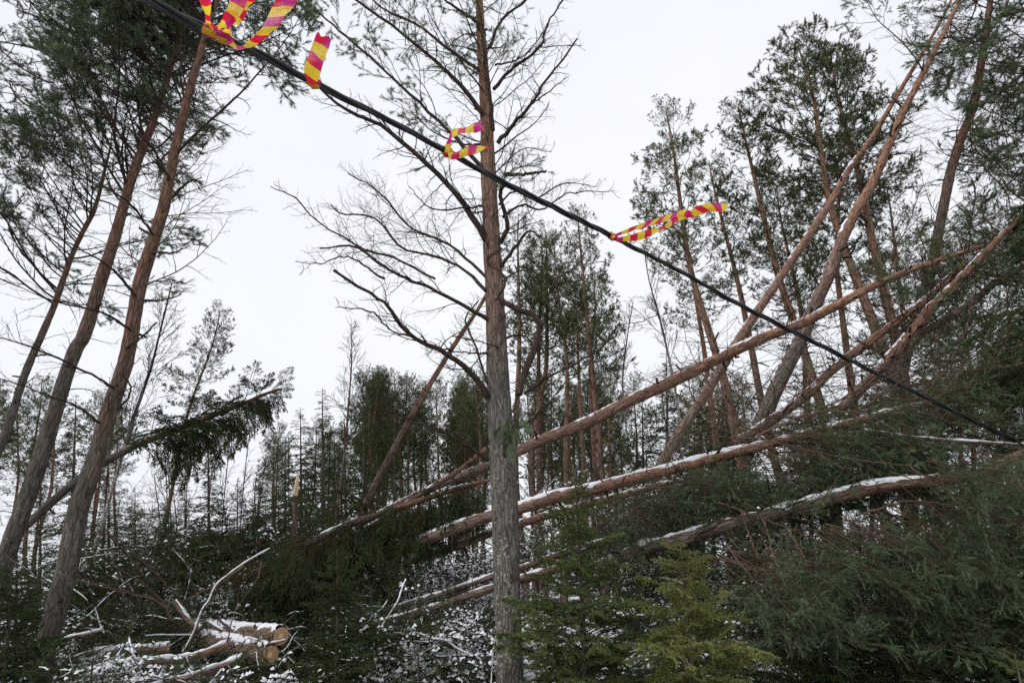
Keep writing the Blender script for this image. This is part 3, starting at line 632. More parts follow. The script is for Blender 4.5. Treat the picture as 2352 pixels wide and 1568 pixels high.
F['K'] = fallen('slender leaning orange pine, left of the two crossing the cable at right', [(1500, 1100, 9.2, 27), (1567, 984, 9.2, 27), (1617, 909, 9.2, 27), (1682, 804, 9.2, 25), (1767, 675, 9.2, 23), (1842, 565, 9.2, 22), (1907, 465, 9.2, 20), (1947, 395, 9.2, 18), (2007, 310, 9.2, 16), (2057, 225, 9.2, 14), (2117, 125, 9.2, 12), (2175, 20, 9.2, 9), (2210, -60, 9.2, 6)], M_PINE, 32, snow=.30, stub=50, stl=(.1, .5), name='leaning_pine', cat='leaning tree')
F['L'] = fallen('thicker leaning pine with grey foot, right of the two crossing the cable', [(1740, 990, 8.2, 42), (1792, 872, 8.2, 40), (1837, 784, 8.2, 39), (1867, 710, 8.2, 37), (1907, 625, 8.2, 34), (1932, 555, 8.2, 31), (1967, 485, 8.2, 28), (2007, 415, 8.2, 26), (2047, 320, 8.2, 23), (2072, 260, 8.2, 22), (2107, 195, 8.2, 20), (2142, 125, 8.2, 18), (2190, 30, 8.2, 14), (2230, -60, 8.2, 10)], M_LEAN := bark_mat('bark_leaning_pine', (.23, .19, .17), (.38, .21, .14), (.15, .5), scale=1.1), 33, snow=.36, stub=70, stl=(.1, .8), name='leaning_pine', cat='leaning tree', sb=.5)
F['M'] = fallen('upright dark pine at the right edge behind the leaning pair', [(2040, 1000, 8.8, 36), (2072, 850, 8.8, 34), (2112, 700, 8.8, 32), (2137, 625, 8.8, 31), (2162, 500, 8.8, 29), (2182, 400, 8.8, 28), (2205, 325, 8.8, 27), (2237, 240, 8.8, 25), (2257, 125, 8.8, 23), (2275, 0, 8.8, 18), (2290, -120, 8.8, 10)], M_LEFT, 34, stub=60, stl=(.1, .8), name='pine_tree', cat='pine tree')
F['N'] = fallen('snow-edged fallen pine rising from the boughs, crossed by the cable', [(1700, 1010, 7.6, 24), (1756, 976, 7.5, 24), (1811, 940, 7.4, 24), (1855, 907, 7.3, 24), (1899, 863, 7.2, 24), (1932, 834, 7.1, 24), (1998, 784, 7.0, 24), (2053, 745, 6.9, 23), (2096, 712, 6.8, 22), (2140, 679, 6.8, 20), (2220, 600, 6.7, 15)], M_PINE, 35, snow=.52, thick=.012, stub=50, stl=(.1, .6))
F['N6'] = fallen('thick red-brown fallen pine at right just above the cable', [(1920, 950, 7.0, 30), (1970, 900, 6.9, 31), (2017, 850, 6.8, 31), (2075, 786, 6.7, 31), (2129, 720, 6.6, 30), (2173, 676, 6.5, 28), (2260, 585, 6.4, 23), (2360, 480, 6.3, 16)], M_PINE, 36, snow=.5, thick=.012, stub=50, stl=(.1, .6))
F['N8'] = fallen('dark fallen pine running to the right edge behind the red-brown one', [(2080, 800, 8.0, 24), (2140, 752, 7.9, 24), (2228, 698, 7.8, 23), (2300, 640, 7.7, 20), (2400, 590, 7.6, 16)], M_GREYLOG, 37, snow=.55, stub=30, stl=(.1, .6))
F['O'] = fallen('thick snow-covered fallen pine behind the thick trunk, dipping into spruce boughs at left', [(900, 1272, 7.8, 24), (924, 1262, 7.7, 27), (999, 1231, 7.5, 30), (1094, 1196, 7.3, 31), (1194, 1169, 7.1, 31), (1284, 1141, 6.9, 31), (1359, 1126, 6.8, 30), (1424, 1106, 6.7, 29), (1600, 1062, 6.5, 27), (1760, 1022, 6.4, 25), (1860, 996, 6.3, 24), (2017, 956, 6.2, 22), (2150, 926, 6.1, 18)], M_PINE, 38, snow=.66, thick=.020, stub=50, stl=(.1, .5))
F['P'] = fallen('thinner snowy fallen pine just below the thick snow-covered one', [(930, 1292, 8.2, 20), (1024, 1261, 8.0, 21), (1129, 1222, 7.8, 21), (1209, 1198, 7.7, 20), (1334, 1163, 7.5, 19), (1419, 1142, 7.4, 17), (1560, 1105, 7.2, 13)], M_PINE, 39, snow=.66, thick=.014, stub=50, stl=(.1, .5))
F['Q'] = fallen('broad snow-capped fallen trunk half buried under pine boughs at lower right', [(1380, 1298, 6.3, 28), (1470, 1262, 6.1, 32), (1567, 1236, 5.9, 35), (1652, 1210, 5.8, 37), (1817, 1170, 5.6, 39), (1927, 1140, 5.5, 39), (2027, 1115, 5.4, 37), (2217, 1095, 5.3, 34), (2317, 1056, 5.2, 34), (2420, 1010, 5.1, 30)], M_GREYLOG, 40, snow=.66, thick=.024, stub=40, stl=(.1, .5), sb=.75)
F['R'] = fallen('upper of two thin snowy trunks lying low beside the thick trunk', [(815, 1428, 8.0, 12), (934, 1389, 7.6, 14), (1034, 1359, 7.3, 15), (1129, 1324, 7.0, 16), (1204, 1303, 6.9, 17), (1284, 1274, 6.8, 16), (1400, 1240, 6.6, 14)], M_GREYLOG, 41, snow=.75, thick=.012, stub=30, stl=(.1, .4))
F['R2'] = fallen('lower of two thin snowy trunks lying low beside the thick trunk', [(830, 1440, 7.6, 14), (959, 1407, 7.2, 17), (1059, 1374, 6.9, 19), (1134, 1352, 6.7, 21), (1230, 1322, 6.5, 22), (1330, 1290, 6.3, 20)], M_GREYLOG, 42, snow=.68, thick=.012, stub=30, stl=(.1, .4))
F['S'] = fallen('thin straight snowy pole lying level at the right edge', [(1985, 990, 5.6, 9), (2112, 1005, 5.5, 9), (2230, 1013, 5.4, 8), (2360, 1020, 5.3, 8)], M_GREYLOG, 43, snow=.8, thick=.012, stub=12, stl=(.05, .2), name='fallen_pole', sides=10)
F['T'] = fallen('white birch stem leaning in the dark under the boughs', [(1960, 1480, 5.9, 22), (1982, 1429, 5.9, 21), (2032, 1339, 5.9, 19), (2062, 1279, 5.9, 16), (2090, 1225, 5.9, 13)], M_BIRCHW := bark_mat('bark_white_birch', (.55, .54, .52), (.5, .48, .46), (.2, .9), scale=.5), 44, snow=.3, stub=8, name='leaning_birch', cat='leaning tree')
F['I'] = fallen('thin pinkish pine leaning right, seen left of the thick trunk', [(825, 1185, 11, 17), (870, 1095, 11, 17), (920, 1000, 11, 16), (960, 925, 11, 15), (1000, 862, 11, 13), (1050, 780, 11, 12), (1100, 705, 11, 9), (1130, 650, 11, 7)], M_FARPINE, 45, stub=40, stl=(.1, .5), name='leaning_pine', cat='leaning tree')
F['U'] = fallen('snow-covered bowed branch arching over snowy brush at the bottom', [(845, 1478, 6.0, 5), (875, 1462, 6.0, 5), (904, 1453, 5.9, 5.5), (935, 1456, 5.9, 5), (959, 1452, 5.9, 5), (995, 1464, 5.8, 5), (1024, 1467, 5.8, 4.5), (1055, 1487, 5.8, 4), (1080, 1498, 5.8, 3.5)], M_GREYLOG, 46, snow=.8, thick=.008, stub=10, name='bowed_branch', cat='branch', sides=8)
F['V'] = fallen('thin snowy sapling stem fallen against the spruce boughs left of the trunk', [(760, 1250, 8.6, 8), (880, 1190, 8.5, 11), (974, 1130, 8.3, 13), (1060, 1075, 8.2, 13), (1120, 1030, 8.1, 12)], M_GREYLOG, 47, snow=.6, thick=.01, stub=30)

# boughs on the leaning and fallen trees
def boughs_on(key, n, a, b, L, protos=None, side=None, up=.6, droop=.0, kind='bough'):
    t, P, R, rng = F[key]; crown(t, P, R, rng, protos or BOUGH_NEAR, n, a, b, L, side, up, droop=droop, kind=kind)
boughs_on('J', 14, .84, 1.0, 1.4, side=((.5, .5, .1), .5)); boughs_on('J', 8, .45, .8, 1.0, BOUGH_BARE, kind='dead_bough')
boughs_on('K', 9, .88, 1.0, 1.3, BOUGH_MID, ((-.3, .8, 0), .8)); boughs_on('K', 10, .45, .85, 1.2, BOUGH_BARE, ((.6, 0, -.4), .6), kind='dead_bough')
boughs_on('L', 18, .70, 1.0, 1.8, BOUGH_MID, ((1, .5, -.2), .9)); boughs_on('L', 14, .45, .85, 1.6, BOUGH_BARE, ((.8, 0, -.3), .7), kind='dead_bough')
boughs_on('M', 50, .45, 1.0, 2.0, BOUGH_MID, ((1, .5, -.2), .75), droop=.2); boughs_on('M', 24, .3, .8, 1.3, BOUGH_BARE, kind='dead_bough')
boughs_on('N', 14, .5, 1.0, 1.3, side=((.4, .7, -.2), .6)); boughs_on('N', 12, .2, .9, 1.2, BOUGH_BARE, kind='dead_bough'); boughs_on('N6', 14, .62, 1.0, 1.4, side=((.6, .5, 0), .4)); boughs_on('N6', 14, .2, .9, 1.2, BOUGH_BARE, kind='dead_bough'); boughs_on('N8', 16, .3, 1.0, 1.5)
boughs_on('O', 12, .5, 1.0, 1.3, side=((.5, .3, -.6), .8), droop=.3); boughs_on('O', 12, .3, .8, 1.0, BOUGH_BARE, ((.4, -.3, -.8), .7), kind='dead_bough')
boughs_on('P', 8, .5, 1.0, 1.0, side=((.4, .3, -.5), .6), droop=.2)
def bough_field(key, n, box, Yr, dx, dy, dY, seed, protos=BOUGH_NEAR, name='bough', line=None):
    t = F[key][0] if isinstance(key, str) else key; rng = np.random.default_rng(seed)
    for k in range(n):
        x, y, Y = rng.uniform(box[0], box[2]), rng.uniform(box[1], box[3]), rng.uniform(*Yr)
        if line: y += line[1] + (line[3] - line[1]) * (x - line[0]) / (line[2] - line[0])
        a = at(x, y, Y); b = at(x + rng.uniform(*dx), y + rng.uniform(*dy), Y + rng.uniform(*dY)); l = np.linalg.norm(b - a)
        child_copy(name, protos[int(rng.integers(len(protos)))], t, aim(a, b - a, l / 2.0, rng.uniform(-.9, .9)))
bough_field(FBK, 60, (60, -60, 420, 190), (6.6, 9.0), (-200, 10), (-90, 60), (-.8, .8), 220, BOUGH_MID)
bough_field(FBK, 26, (0, 180, 220, 420), (6.6, 9.0), (-180, -20), (-70, 30), (-.8, .8), 221, BOUGH_MID)
QL, OL, TL = (1567, 1240, 2317, 1060), (1424, 1106, 2150, 926), (1400, 1060, 2352, 800)
bough_field('O', 56, (1400, 20, 1960, 75), (6.0, 6.8), (120, 300), (10, 110), (-.9, -.1), 203, line=OL)
bough_field('O', 70, (1420, 50, 2060, 140), (6.1, 7.2), (100, 280), (0, 110), (-.8, .1), 215, line=OL)
bough_field('O', 30, (1730, -30, 2120, 25), (5.6, 5.9), (120, 300), (15, 110), (-.3, 0), 216, line=OL)
bough_field('O', 40, (1230, 15, 1580, 60), (6.0, 6.6), (-50, 140), (50, 180), (-.4, .1), 219, line=OL)
bough_field('O', 20, (1380, -10, 1560, 40), (6.1, 6.5), (-30, 160), (10, 90), (-.5, 0), 217, line=OL)
bough_field('N6', 58, (1700, -10, 2340, 70), (5.8, 6.8), (100, 280), (-20, 100), (-.3, .1), 218, line=TL)
bough_field('N', 26, (1640, 10, 2150, 60), (6.9, 7.8), (100, 280), (-30, 60), (-.6, .2), 201, line=TL)
bough_field('N6', 40, (2080, 0, 2380, 120), (5.7, 6.6), (100, 260), (-40, 130), (-.3, .2), 202, line=TL)
bough_field('N6', 26, (2180, 520, 2400, 800), (5.8, 7.0), (60, 200), (-40, 130), (-.8, .2), 212)
bough_field('Q', 64, (1560, 30, 2050, 90), (4.9, 5.5), (140, 330), (80, 230), (-.8, -.2), 204, line=QL)
bough_field('Q', 62, (2040, -60, 2340, 80), (4.5, 5.6), (100, 280), (30, 200), (-.8, .0), 205, line=QL)
bough_field('Q', 48, (1700, 120, 2300, 260), (4.8, 6.0), (120, 300), (60, 220), (-.8, .1), 206, line=QL)
bough_field('Q', 30, (1900, 200, 2360, 380), (5.2, 6.6), (100, 260), (40, 180), (-.8, .1), 210, line=QL)
bough_field('Q', 80, (1620, 20, 2380, 150), (6.3, 8.2), (-60, 240), (0, 150), (-.5, .3), 222, line=QL)
bough_field('P', 22, (1230, 40, 1560, 120), (6.9, 7.6), (40, 180), (-20, 90), (-.4, .2), 207, line=OL)
bough_field('M', 60, (2230, -80, 2440, 420), (7.0, 9.5), (-20, 180), (-40, 200), (-1.0, .5), 208, BOUGH_MID)
bough_field('M', 40, (2270, 420, 2440, 700), (7.0, 9.2), (-120, 140), (0, 180), (-1.0, .5), 209, BOUGH_MID)
for i, pts in enumerate([[(1650, 1153), (1700, 1172), (1770, 1196), (1840, 1225), (1900, 1250)], [(1700, 1170), (1718, 1220), (1742, 1282)], [(1750, 1190), (1765, 1230), (1785, 1310)], [(1810, 1215), (1830, 1250), (1850, 1282)],
                         [(1740, 1000), (1830, 960), (1900, 945), (1990, 950), (2060, 990)], [(1990, 930), (2080, 870), (2190, 835), (2352, 790)], [(1850, 960), (1900, 930), (2010, 880), (2150, 820), (2300, 790)], [(2130, 1050), (2200, 1080), (2300, 1110)], [(1985, 1180), (2100, 1150), (2260, 1180)]]):
    hand_branch(F['Q'][0], pts, 4.6, 4.2, 6, 2.5, FINE if i > 3 else DEAD, 240 + i, tm=M_TWIGR)

# ------------------------------------------------------------------ background trees: prototypes in local space, mesh data shared
GB_FAR = [pine_bough(130 + k, L=1.6, per=20, ln=.085, wd=.011, dense=.78, bare=.4, ang=(.25, .9), side=1, lift=.7) for k in range(4)]
GB_FARSPR = [spruce_bough(140 + k, L=1.4, per=9, ln=.055, wd=.019, sag=-.05, sp1=.12, sp2=.12) for k in range(3)]
def far_pine(seed, H=13.0, c0=.55, wid=1.5, nb=60, rad=.11):
    rng = np.random.default_rng(seed); n = 40; z = np.linspace(0, H, n)
    P = np.column_stack([(vnoise(np.column_stack([z * .25, z * 0 + seed, z * 0]), seed) - .5) * .5, (vnoise(np.column_stack([z * .25, z * 0 + seed, z * 0]), seed + 1) - .5) * .5, z]); P[:, :2] -= P[0, :2]
    R = rad * (1 - z / H) ** .75 + .012; gt = Geo(); tube(gt, P, R, 10, 0, 0, 1, .004); gc = Geo()
    tw = Twigs(); stubs(tw, rng, P, R, 60, (.2, 1.1), .25, c0 + .15, .15); tw.wood(gt, 1, .4)
    for k in range(nb):
        f = c0 + (1 - c0) * ((k + rng.random()) / nb) ** .9; p, T, i, u = along(P, min(f, .995)); a = rng.uniform(0, 6.28)
        tt = (f - c0) / (1 - c0); l = wid * (.55 + .6 * min(1, tt * 3)) * (1 - tt) ** .55 * rng.uniform(.7, 1.2) + .35
        up = .35 + 1.0 * tt + rng.uniform(-.15, .25); d = np.array((math.cos(a), math.sin(a), up))
        gc.merge(GB_FAR[int(rng.integers(len(GB_FAR)))].arrays(), aim(p, d, l / 1.6, rng.uniform(-.7, .7)))
    return gt.mesh('trunk', [M_FARPINE, M_TWIG]), gc.mesh('crown', [M_TWIG, M_NEEDF]), H
def far_spruce(seed, H=9.0, wid=1.5, nb=150, m=None):
    rng = np.random.default_rng(seed); z = np.linspace(0, H, 24); P = np.column_stack([z * 0, z * 0, z]); R = .11 * (1 - z / H) + .01
    gt = Geo(); tube(gt, P, R, 8, 0, 0, .4, .004); gc = Geo()
    for k in range(nb):
        f = .06 + .93 * ((k + rng.random()) / nb); a = rng.uniform(0, 6.28); l = wid * (1 - f) ** .8 * rng.uniform(.65, 1.15) + .16
        d = np.array((math.cos(a), math.sin(a), -.25 + f * .7)); gc.merge(GB_FARSPR[int(rng.integers(3))].arrays(), aim((0, 0, f * H), d, l / 1.4, rng.uniform(-.3, .3)))
    return gt.mesh('trunk', [M_LEFT]), gc.mesh('crown', [M_TWIG, m or M_SPR]), H
FP = [far_pine(301, wid=1.25, c0=.52), far_pine(302, wid=1.5, c0=.58), far_pine(303, wid=1.2, c0=.45, nb=76), far_pine(304, wid=1.0, c0=.6, nb=50), far_pine(305, wid=1.6, c0=.62)]
FL = [far_pine(321, wid=1.5, c0=.34, nb=84), far_pine(322, wid=1.3, c0=.4, nb=76), far_pine(323, wid=1.7, c0=.42, nb=84)]
FS = [far_spruce(311), far_spruce(312, wid=1.2), far_spruce(313, wid=1.8)]
def stand(proto, name, label, cat, top, base, group=None, spin=0.0):
    """top, base: picture point and forward distance; the tree's axis runs between them down to the ground"""
    a, b = at(*base), at(*top); d = b - a
    if a[2] > 0:
        gl = float(gz(a[0], a[1])) - .1; a = a - d * ((a[2] - gl) / d[2]); d = b - a
    l = np.linalg.norm(d); mt, mc, H = proto; t = thing(name, label, cat, a, group)
    z = nrm(d); x = nrm(np.cross((0, 1, 0), z)); y = np.cross(z, x); c, s = math.cos(spin), math.sin(spin); x, y = x * c + y * s, y * c - x * s
    M = np.eye(4); M[:3, 0], M[:3, 1], M[:3, 2] = x * l / H, y * l / H, z * l / H; M[:3, 3] = a
    child_copy('trunk', mt, t, M); child_copy('crown', mc, t, M); return t
RS = 'pines standing behind the leaning trunks'
for k, (pr, lab, top, base) in enumerate([
    (0, 'standing pine with pointed crown just right of the lowest tape, left of its stand', (1545, 250, 13), (1685, 960, 12)),
    (2, 'standing pine with narrow crown, second from left in the right-hand stand', (1692, 265, 13), (1822, 850, 12)),
    (4, 'tallest standing pine with double top in the right-hand stand', (1822, 125, 12.5), (2030, 800, 11.5)),
    (1, 'slim standing pine with broken-edged crown beside the tallest pine', (1905, 150, 14), (2010, 800, 13.2)),
    (3, 'thin standing pine between the pointed and the narrow crown', (1642, 360, 15), (1760, 860, 14.2)),
    (3, 'thin pine with small low crown under the lowest tape', (1575, 500, 17), (1648, 930, 16)),
    (1, 'pine half hidden behind the crossing of the two leaning trunks', (1930, 330, 16), (2010, 860, 15)),
    (2, 'pine with ragged crown low behind the thick leaning trunk', (2010, 430, 15), (2060, 880, 14)),
    (0, 'slim pine behind the tallest pine, its crown below the others', (1780, 420, 17), (1850, 880, 16))]):
    stand(FP[pr], 'pine_tree', lab, 'pine tree', top, base, RS, k * 1.3)
MS = 'slim pines right behind the thick trunk'
for k, (pr, lab, top, base) in enumerate([
    (3, 'slim orange pine immediately right of the thick trunk', (1203, 500, 18), (1207, 1130, 17)),
    (0, 'slim pine, second right of the thick trunk', (1238, 560, 19), (1232, 1130, 18)),
    (2, 'slim pine, third right of the thick trunk', (1245, 515, 18), (1250, 1130, 17)),
    (1, 'slim pine with bright trunk, fourth right of the thick trunk', (1262, 555, 17), (1285, 1130, 16)),
    (2, 'slim pine, fifth right of the thick trunk, crown nearest the cable', (1312, 500, 17), (1364, 1100, 16)),
    (3, 'thin pine between the bright trunk and the one nearest the cable', (1320, 640, 22), (1340, 1130, 21)),
    (4, 'pine left of the thick trunk, its crown half behind it', (1100, 850, 21), (1095, 1130, 20)),
    (1, 'slim pine with low crown right of the slim row', (1375, 640, 23), (1400, 1100, 22))]):
    stand(FP[pr], 'pine_tree', lab, 'pine tree', top, base, MS, k * 2.1)
rng = np.random.default_rng(77)
for grp, n, x0, x1, y0, y1, Yr, lab in [
    ('far stand left of the thick trunk', 30, 830, 1115, 850, 915, (27, 42), 'dense dark pine in the far stand left of the thick trunk'),
    ('far stand right of the thick trunk', 30, 1200, 1720, 840, 930, (26, 42), 'small pine in the far stand right of the thick trunk'),
    ('far pines between the leaning pair and the spruces', 9, 590, 840, 950, 1010, (26, 40), 'small far pine left of the dark spruces, above the felled logs'),
    ('far pines behind the leaning pair', 11, -40, 300, 860, 1030, (17, 30), 'thin far pine seen between and beside the leaning pair'),
    ('far pines at the right edge', 7, 2050, 2420, 600, 800, (18, 30), 'far pine glimpsed through the fallen tangle at right')]:
    for k in range(n):
        x, Y = rng.uniform(x0, x1), rng.uniform(*Yr); y = rng.uniform(y0, y1)
        p = at(x, y, Y); stand((FL + FP[1:3])[int(rng.integers(5))] if 'stand' in grp else FP[int(rng.integers(5))], 'pine_tree', lab, 'pine tree', (x, y, Y), (x + (x - 1000) * .02 + rng.uniform(-6, 6), 1240, Y), grp, rng.uniform(0, 6))
for k, (pr, lab, top, base) in enumerate([
    (0, 'dark dense spruce above the pale splintered stump', (740, 888, 20), (742, 1200, 20)),
    (2, 'broad dark spruce right of the pale splintered stump', (790, 960, 19), (795, 1220, 19)),
    (1, 'narrow dark spruce hanging in front of the bent spruce tip', (478, 985, 15), (480, 1230, 15)),
    (1, 'dark spruce between the leaning pair', (175, 905, 17), (165, 1200, 17)),
    (0, 'small spruce right of the bent spruce, over the brush', (655, 1000, 17), (655, 1230, 17)),
    (2, 'low dark spruce below the house roof', (380, 1150, 13), (385, 1310, 13)),
    (1, 'spruce right of the slim pine row above the snowy log', (1410, 960, 16), (1415, 1150, 16)),
    (0, 'spruce between the far stand and the slender leaning pine', (1530, 800, 18), (1535, 1100, 18)),
    (2, 'low dark spruce at the left edge behind the leaning pair', (40, 1180, 11), (38, 1330, 11)),
    (2, 'bushy spruce left of the dark dense one, beside the far pines', (690, 935, 22), (692, 1210, 22)),
    (0, 'pointed spruce just left of the far dark stand', (835, 930, 24), (836, 1200, 24)),
    (1, 'pointed dark spruce behind the thin leaning pinkish pine', (905, 930, 23), (906, 1200, 23)),
    (2, 'low bushy spruce under the pale splintered stump', (640, 1090, 13), (640, 1260, 13)),
    (2, 'low bushy spruce in front of the dark dense one', (745, 1070, 13.5), (745, 1250, 13.5)),
    (0, 'low spruce under the bent spruce tip', (545, 1100, 14), (545, 1270, 14)),
    (2, 'low spruce right of the house roof', (610, 1150, 12), (610, 1290, 12)),
    (1, 'spruce between two birches right of the slim pine row', (1475, 900, 19), (1478, 1120, 19)),
    (2, 'bushy spruce behind the crossing of fallen trunk and leaning pine', (1610, 880, 15), (1612, 1080, 15)),
    (0, 'dark spruce behind the snowy log end at right', (1720, 960, 11), (1722, 1150, 11)),
    (2, 'dark spruce deep behind the heap, right of the log crossing', (1860, 930, 11), (1862, 1150, 11)),
    (1, 'dark spruce deep behind the heap below the cable', (2000, 900, 10.5), (2002, 1150, 10.5)),
    (2, 'dark spruce deep behind the heap near the level pole', (2150, 860, 10.5), (2150, 1150, 10.5)),
    (0, 'dark spruce at the right edge behind the heap', (2300, 780, 10.5), (2300, 1150, 10.5)),
    (2, 'low bushy spruce just right of the bare birch foot', (310, 1120, 13), (310, 1270, 13)),
    (0, 'small spruce behind the bent spruce stem', (250, 1060, 15), (250, 1250, 15)),
    (2, 'low spruce between the bent spruce tip and the pale splinter', (595, 1065, 16), (595, 1250, 16)),
    (1, 'small spruce in the gap right of the lone slim pine', (425, 1080, 16), (425, 1260, 16)),
    (2, 'low bushy spruce left of the fallen spruce boughs', (705, 1130, 12), (705, 1280, 12)),
    (0, 'low spruce behind the thin leaning pinkish pine foot', (865, 1040, 16), (865, 1220, 16)),
    (2, 'low spruce in front of the far dark stand', (985, 1050, 17), (985, 1200, 17)),
    (1, 'low spruce left of the leaning pair at the edge', (95, 1090, 13), (92, 1270, 13)),
    (1, 'low spruce left of the slender leaning pine foot', (1460, 1000, 11), (1462, 1180, 11))]):
    stand(FS[pr], 'spruce_tree', lab, 'spruce tree', top, base, 'background spruces', k * 1.7)
stand(far_pine(330, wid=1.0, c0=.62, rad=.085), 'pine_tree', 'lone slim leaning pine with small crown against the sky left of centre', 'pine tree', (492, 705, 15), (378, 1190, 14.5))
# bare deciduous trees
def bare_tree(label, pts, seed, m=None, den=2.4, grp=None):
    pts = [(a, b, c, d * .7) for a, b, c, d in pts]; P, R = vpath(pts, 50); rng = np.random.default_rng(seed); a = P[0].copy(); t = thing('birch_tree', label, 'bare tree', a, grp)
    g = Geo(); tube(g, P, R, 8, 0, .1, .6, .003); g.build('trunk', [m or M_BIRCH], t)
    H = alen(P)[-1]; tw = Twigs()
    sp = [dict(t0=.30, sp=.28 / den ** .5, flat=0, ang=.6, l0=.25, l1=.24, pw=.7, rm=.007, rx=.016, n=8, wan=.09, grav=.05),
          dict(t0=.15, sp=.17 / den ** .6, flat=0, ang=.55, l0=.16, l1=.42, rm=.005, rx=.008, n=6, wan=.12, grav=-.01),
          dict(t0=.2, sp=.14 / den ** .6, flat=0, ang=.55, l0=.14, l1=.45, rm=.0042, rx=.005, n=4, wan=.12, grav=-.03)]
    ramify(tw, rng, P, R[0] * .6, .004, sp, draw=False); g = Geo(); tw.wood(g, 0, .4); g.build('crown', [M_TWIG], t); return t
bare_tree('bare birch right of the leaning pair', [(215, 1270, 12, 17), (250, 1150, 12, 15), (300, 980, 12, 13), (345, 850, 12, 10), (368, 760, 12, 7), (395, 650, 12, 4)], 401)
bare_tree('bare birch with reddish stem rising from the dark spruces', [(770, 1190, 15, 9), (790, 1050, 15, 8), (803, 900, 15, 6), (808, 820, 15, 4), (806, 745, 15, 2.5)], 402, M_FARPINE)
bare_tree('bare white-stemmed birch beneath the lowest tape', [(1562, 960, 16, 9), (1540, 840, 16, 8), (1515, 730, 16, 6), (1490, 640, 16, 4), (1480, 570, 16, 2)], 403)
bare_tree('second bare birch left of the white-stemmed one', [(1440, 1000, 17, 7), (1430, 880, 17, 6), (1440, 780, 17, 4), (1455, 690, 17, 2)], 404)
rng = np.random.default_rng(55)
for k in range(16):
    x = rng.uniform(220, 720); Y = rng.uniform(13, 24); yt = rng.uniform(1000, 1120)
    bare_tree('thin bare sapling among the brush at the left horizon', [(x, 1290, Y, 5), (x + rng.uniform(-8, 8), 1200, Y, 4), (x + rng.uniform(-15, 20), yt, Y, 2)], 410 + k, M_TWIG, 1.0, 'bare saplings at the left horizon')

# ------------------------------------------------------------------ bent spruce at left
t, P, R, rng = trunk_thing('bent_spruce', 'dark spruce bent over to the right with drooping tip left of centre', 'spruce tree', [(20, 1235, 8.6, 26), (65, 1200, 8.6, 25), (190, 1094, 8.5, 22), (300, 1029, 8.4, 19), (425, 979, 8.3, 15), (550, 930, 8.2, 11), (600, 908, 8.2, 8), (645, 893, 8.2, 5)], M_LEFT, 61, stub=40, stl=(.1, .5))
crown(t, P, R, rng, BOUGH_DROOP, 46, .58, .96, 1.5, ((.4, -.2, -.6), .5), .5, droop=.2)
crown(t, P, R, rng, BOUGH_SPRD, 60, .5, 1.0, 1.25, None, .7)
crown(t, P, R, rng, BOUGH_BARE, 14, .1, .6, 1.0, ((.3, 0, -1), .6), .3, kind='dead_bough')
# fallen spruce with hanging boughs left of the thick trunk
t, P, R, rng = trunk_thing('fallen_spruce', 'fallen spruce with hanging brownish-green boughs left of the thick trunk', 'fallen tree', [(560, 1330, 8.2, 16), (680, 1262, 8.0, 19), (800, 1205, 7.9, 18), (930, 1160, 7.8, 15), (1060, 1120, 7.7, 10), (1120, 1105, 7.6, 6)], M_LEFT, 62, stub=20, snow=.4)
crown(t, P, R, rng, BOUGH_DROOP, 80, .05, .98, 1.8, ((.2, -.6, -.8), .8), .3, droop=.5); crown(t, P, R, rng, BOUGH_DROOPB, 30, .1, .9, 1.5, ((-.2, -.8, -.2), .8), .2, droop=.2)
bough_field(t, 60, (600, 1190, 960, 1330), (7.0, 8.4), (-60, 90), (60, 190), (-.5, .3), 211, BOUGH_DROOP)
t, P, R, rng = trunk_thing('fallen_spruce', 'fallen spruce lying behind the bare reddish pine top at left', 'fallen tree', [(150, 1345, 9.2, 16), (280, 1318, 9.2, 17), (420, 1290, 9.3, 15), (560, 1255, 9.4, 11), (660, 1225, 9.5, 6)], M_LEFT, 63, stub=20, snow=.4)
crown(t, P, R, rng, BOUGH_SPRD, 60, .05, .98, 2.0, None, .4); bough_field(t, 60, (160, 1240, 620, 1380), (8.2, 10.5), (-90, 130), (-20, 110), (-.5, .3), 213, BOUGH_SPRD); bough_field(t, 26, (160, 1330, 640, 1430), (7.6, 9), (-90, 130), (-10, 80), (-.5, .3), 214, BOUGH_SNOW)
# young spruces in front
def young(label, top, base, seed, boughs, n=90, wid=.9, grp='young spruces in the foreground'):
    a, b = at(*base), at(*top); a[2] = min(a[2], float(gz(a[0], a[1]))) - .05; rng = np.random.default_rng(seed); t = thing('young_spruce', label, 'spruce tree', a, grp)
    P = catmull([a, a * .5 + b * .5 + (.02, 0, 0), b], 30); R = np.linspace(.035, .004, 30); g = Geo(); tube(g, P, R, 8, 0, 0, .5, .002); g.build('trunk', [M_LEFT], t)
    H = b[2] - a[2]
    for k in range(n):
        nw = max(int(n / 8), 4); f = .03 + .95 * ((k // 8 + rng.uniform(-.4, .4) + .5) / nw); f = min(max(f, .02), .99); p, T, i, u = along(P, f); ang = (k % 8) * .785 + (k // 8) * .5 + rng.normal() * .25; l = (wid * (1 - f) ** .85 + .07) * rng.uniform(.5, 1.25)
        child_copy('bough', boughs[int(rng.integers(len(boughs)))], t, aim(p, (math.cos(ang), math.sin(ang), .05 + .75 * f), l, rng.uniform(-.3, .3)))
    return t
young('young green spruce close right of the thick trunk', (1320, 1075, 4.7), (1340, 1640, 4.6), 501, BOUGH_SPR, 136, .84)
young('yellow-green young spruce at the bottom, right of the taller one', (1562, 1235, 4.1), (1580, 1660, 4.0), 502, BOUGH_SPRL := [g.mesh('bough', [M_TWIGR, M_SPRL]) for M_SPRL in [plain('bright_spruce_needles', (.10, .12, .034), (.36, .37, .13), .6, .12)] for g in GB_SPR], 112, .84)
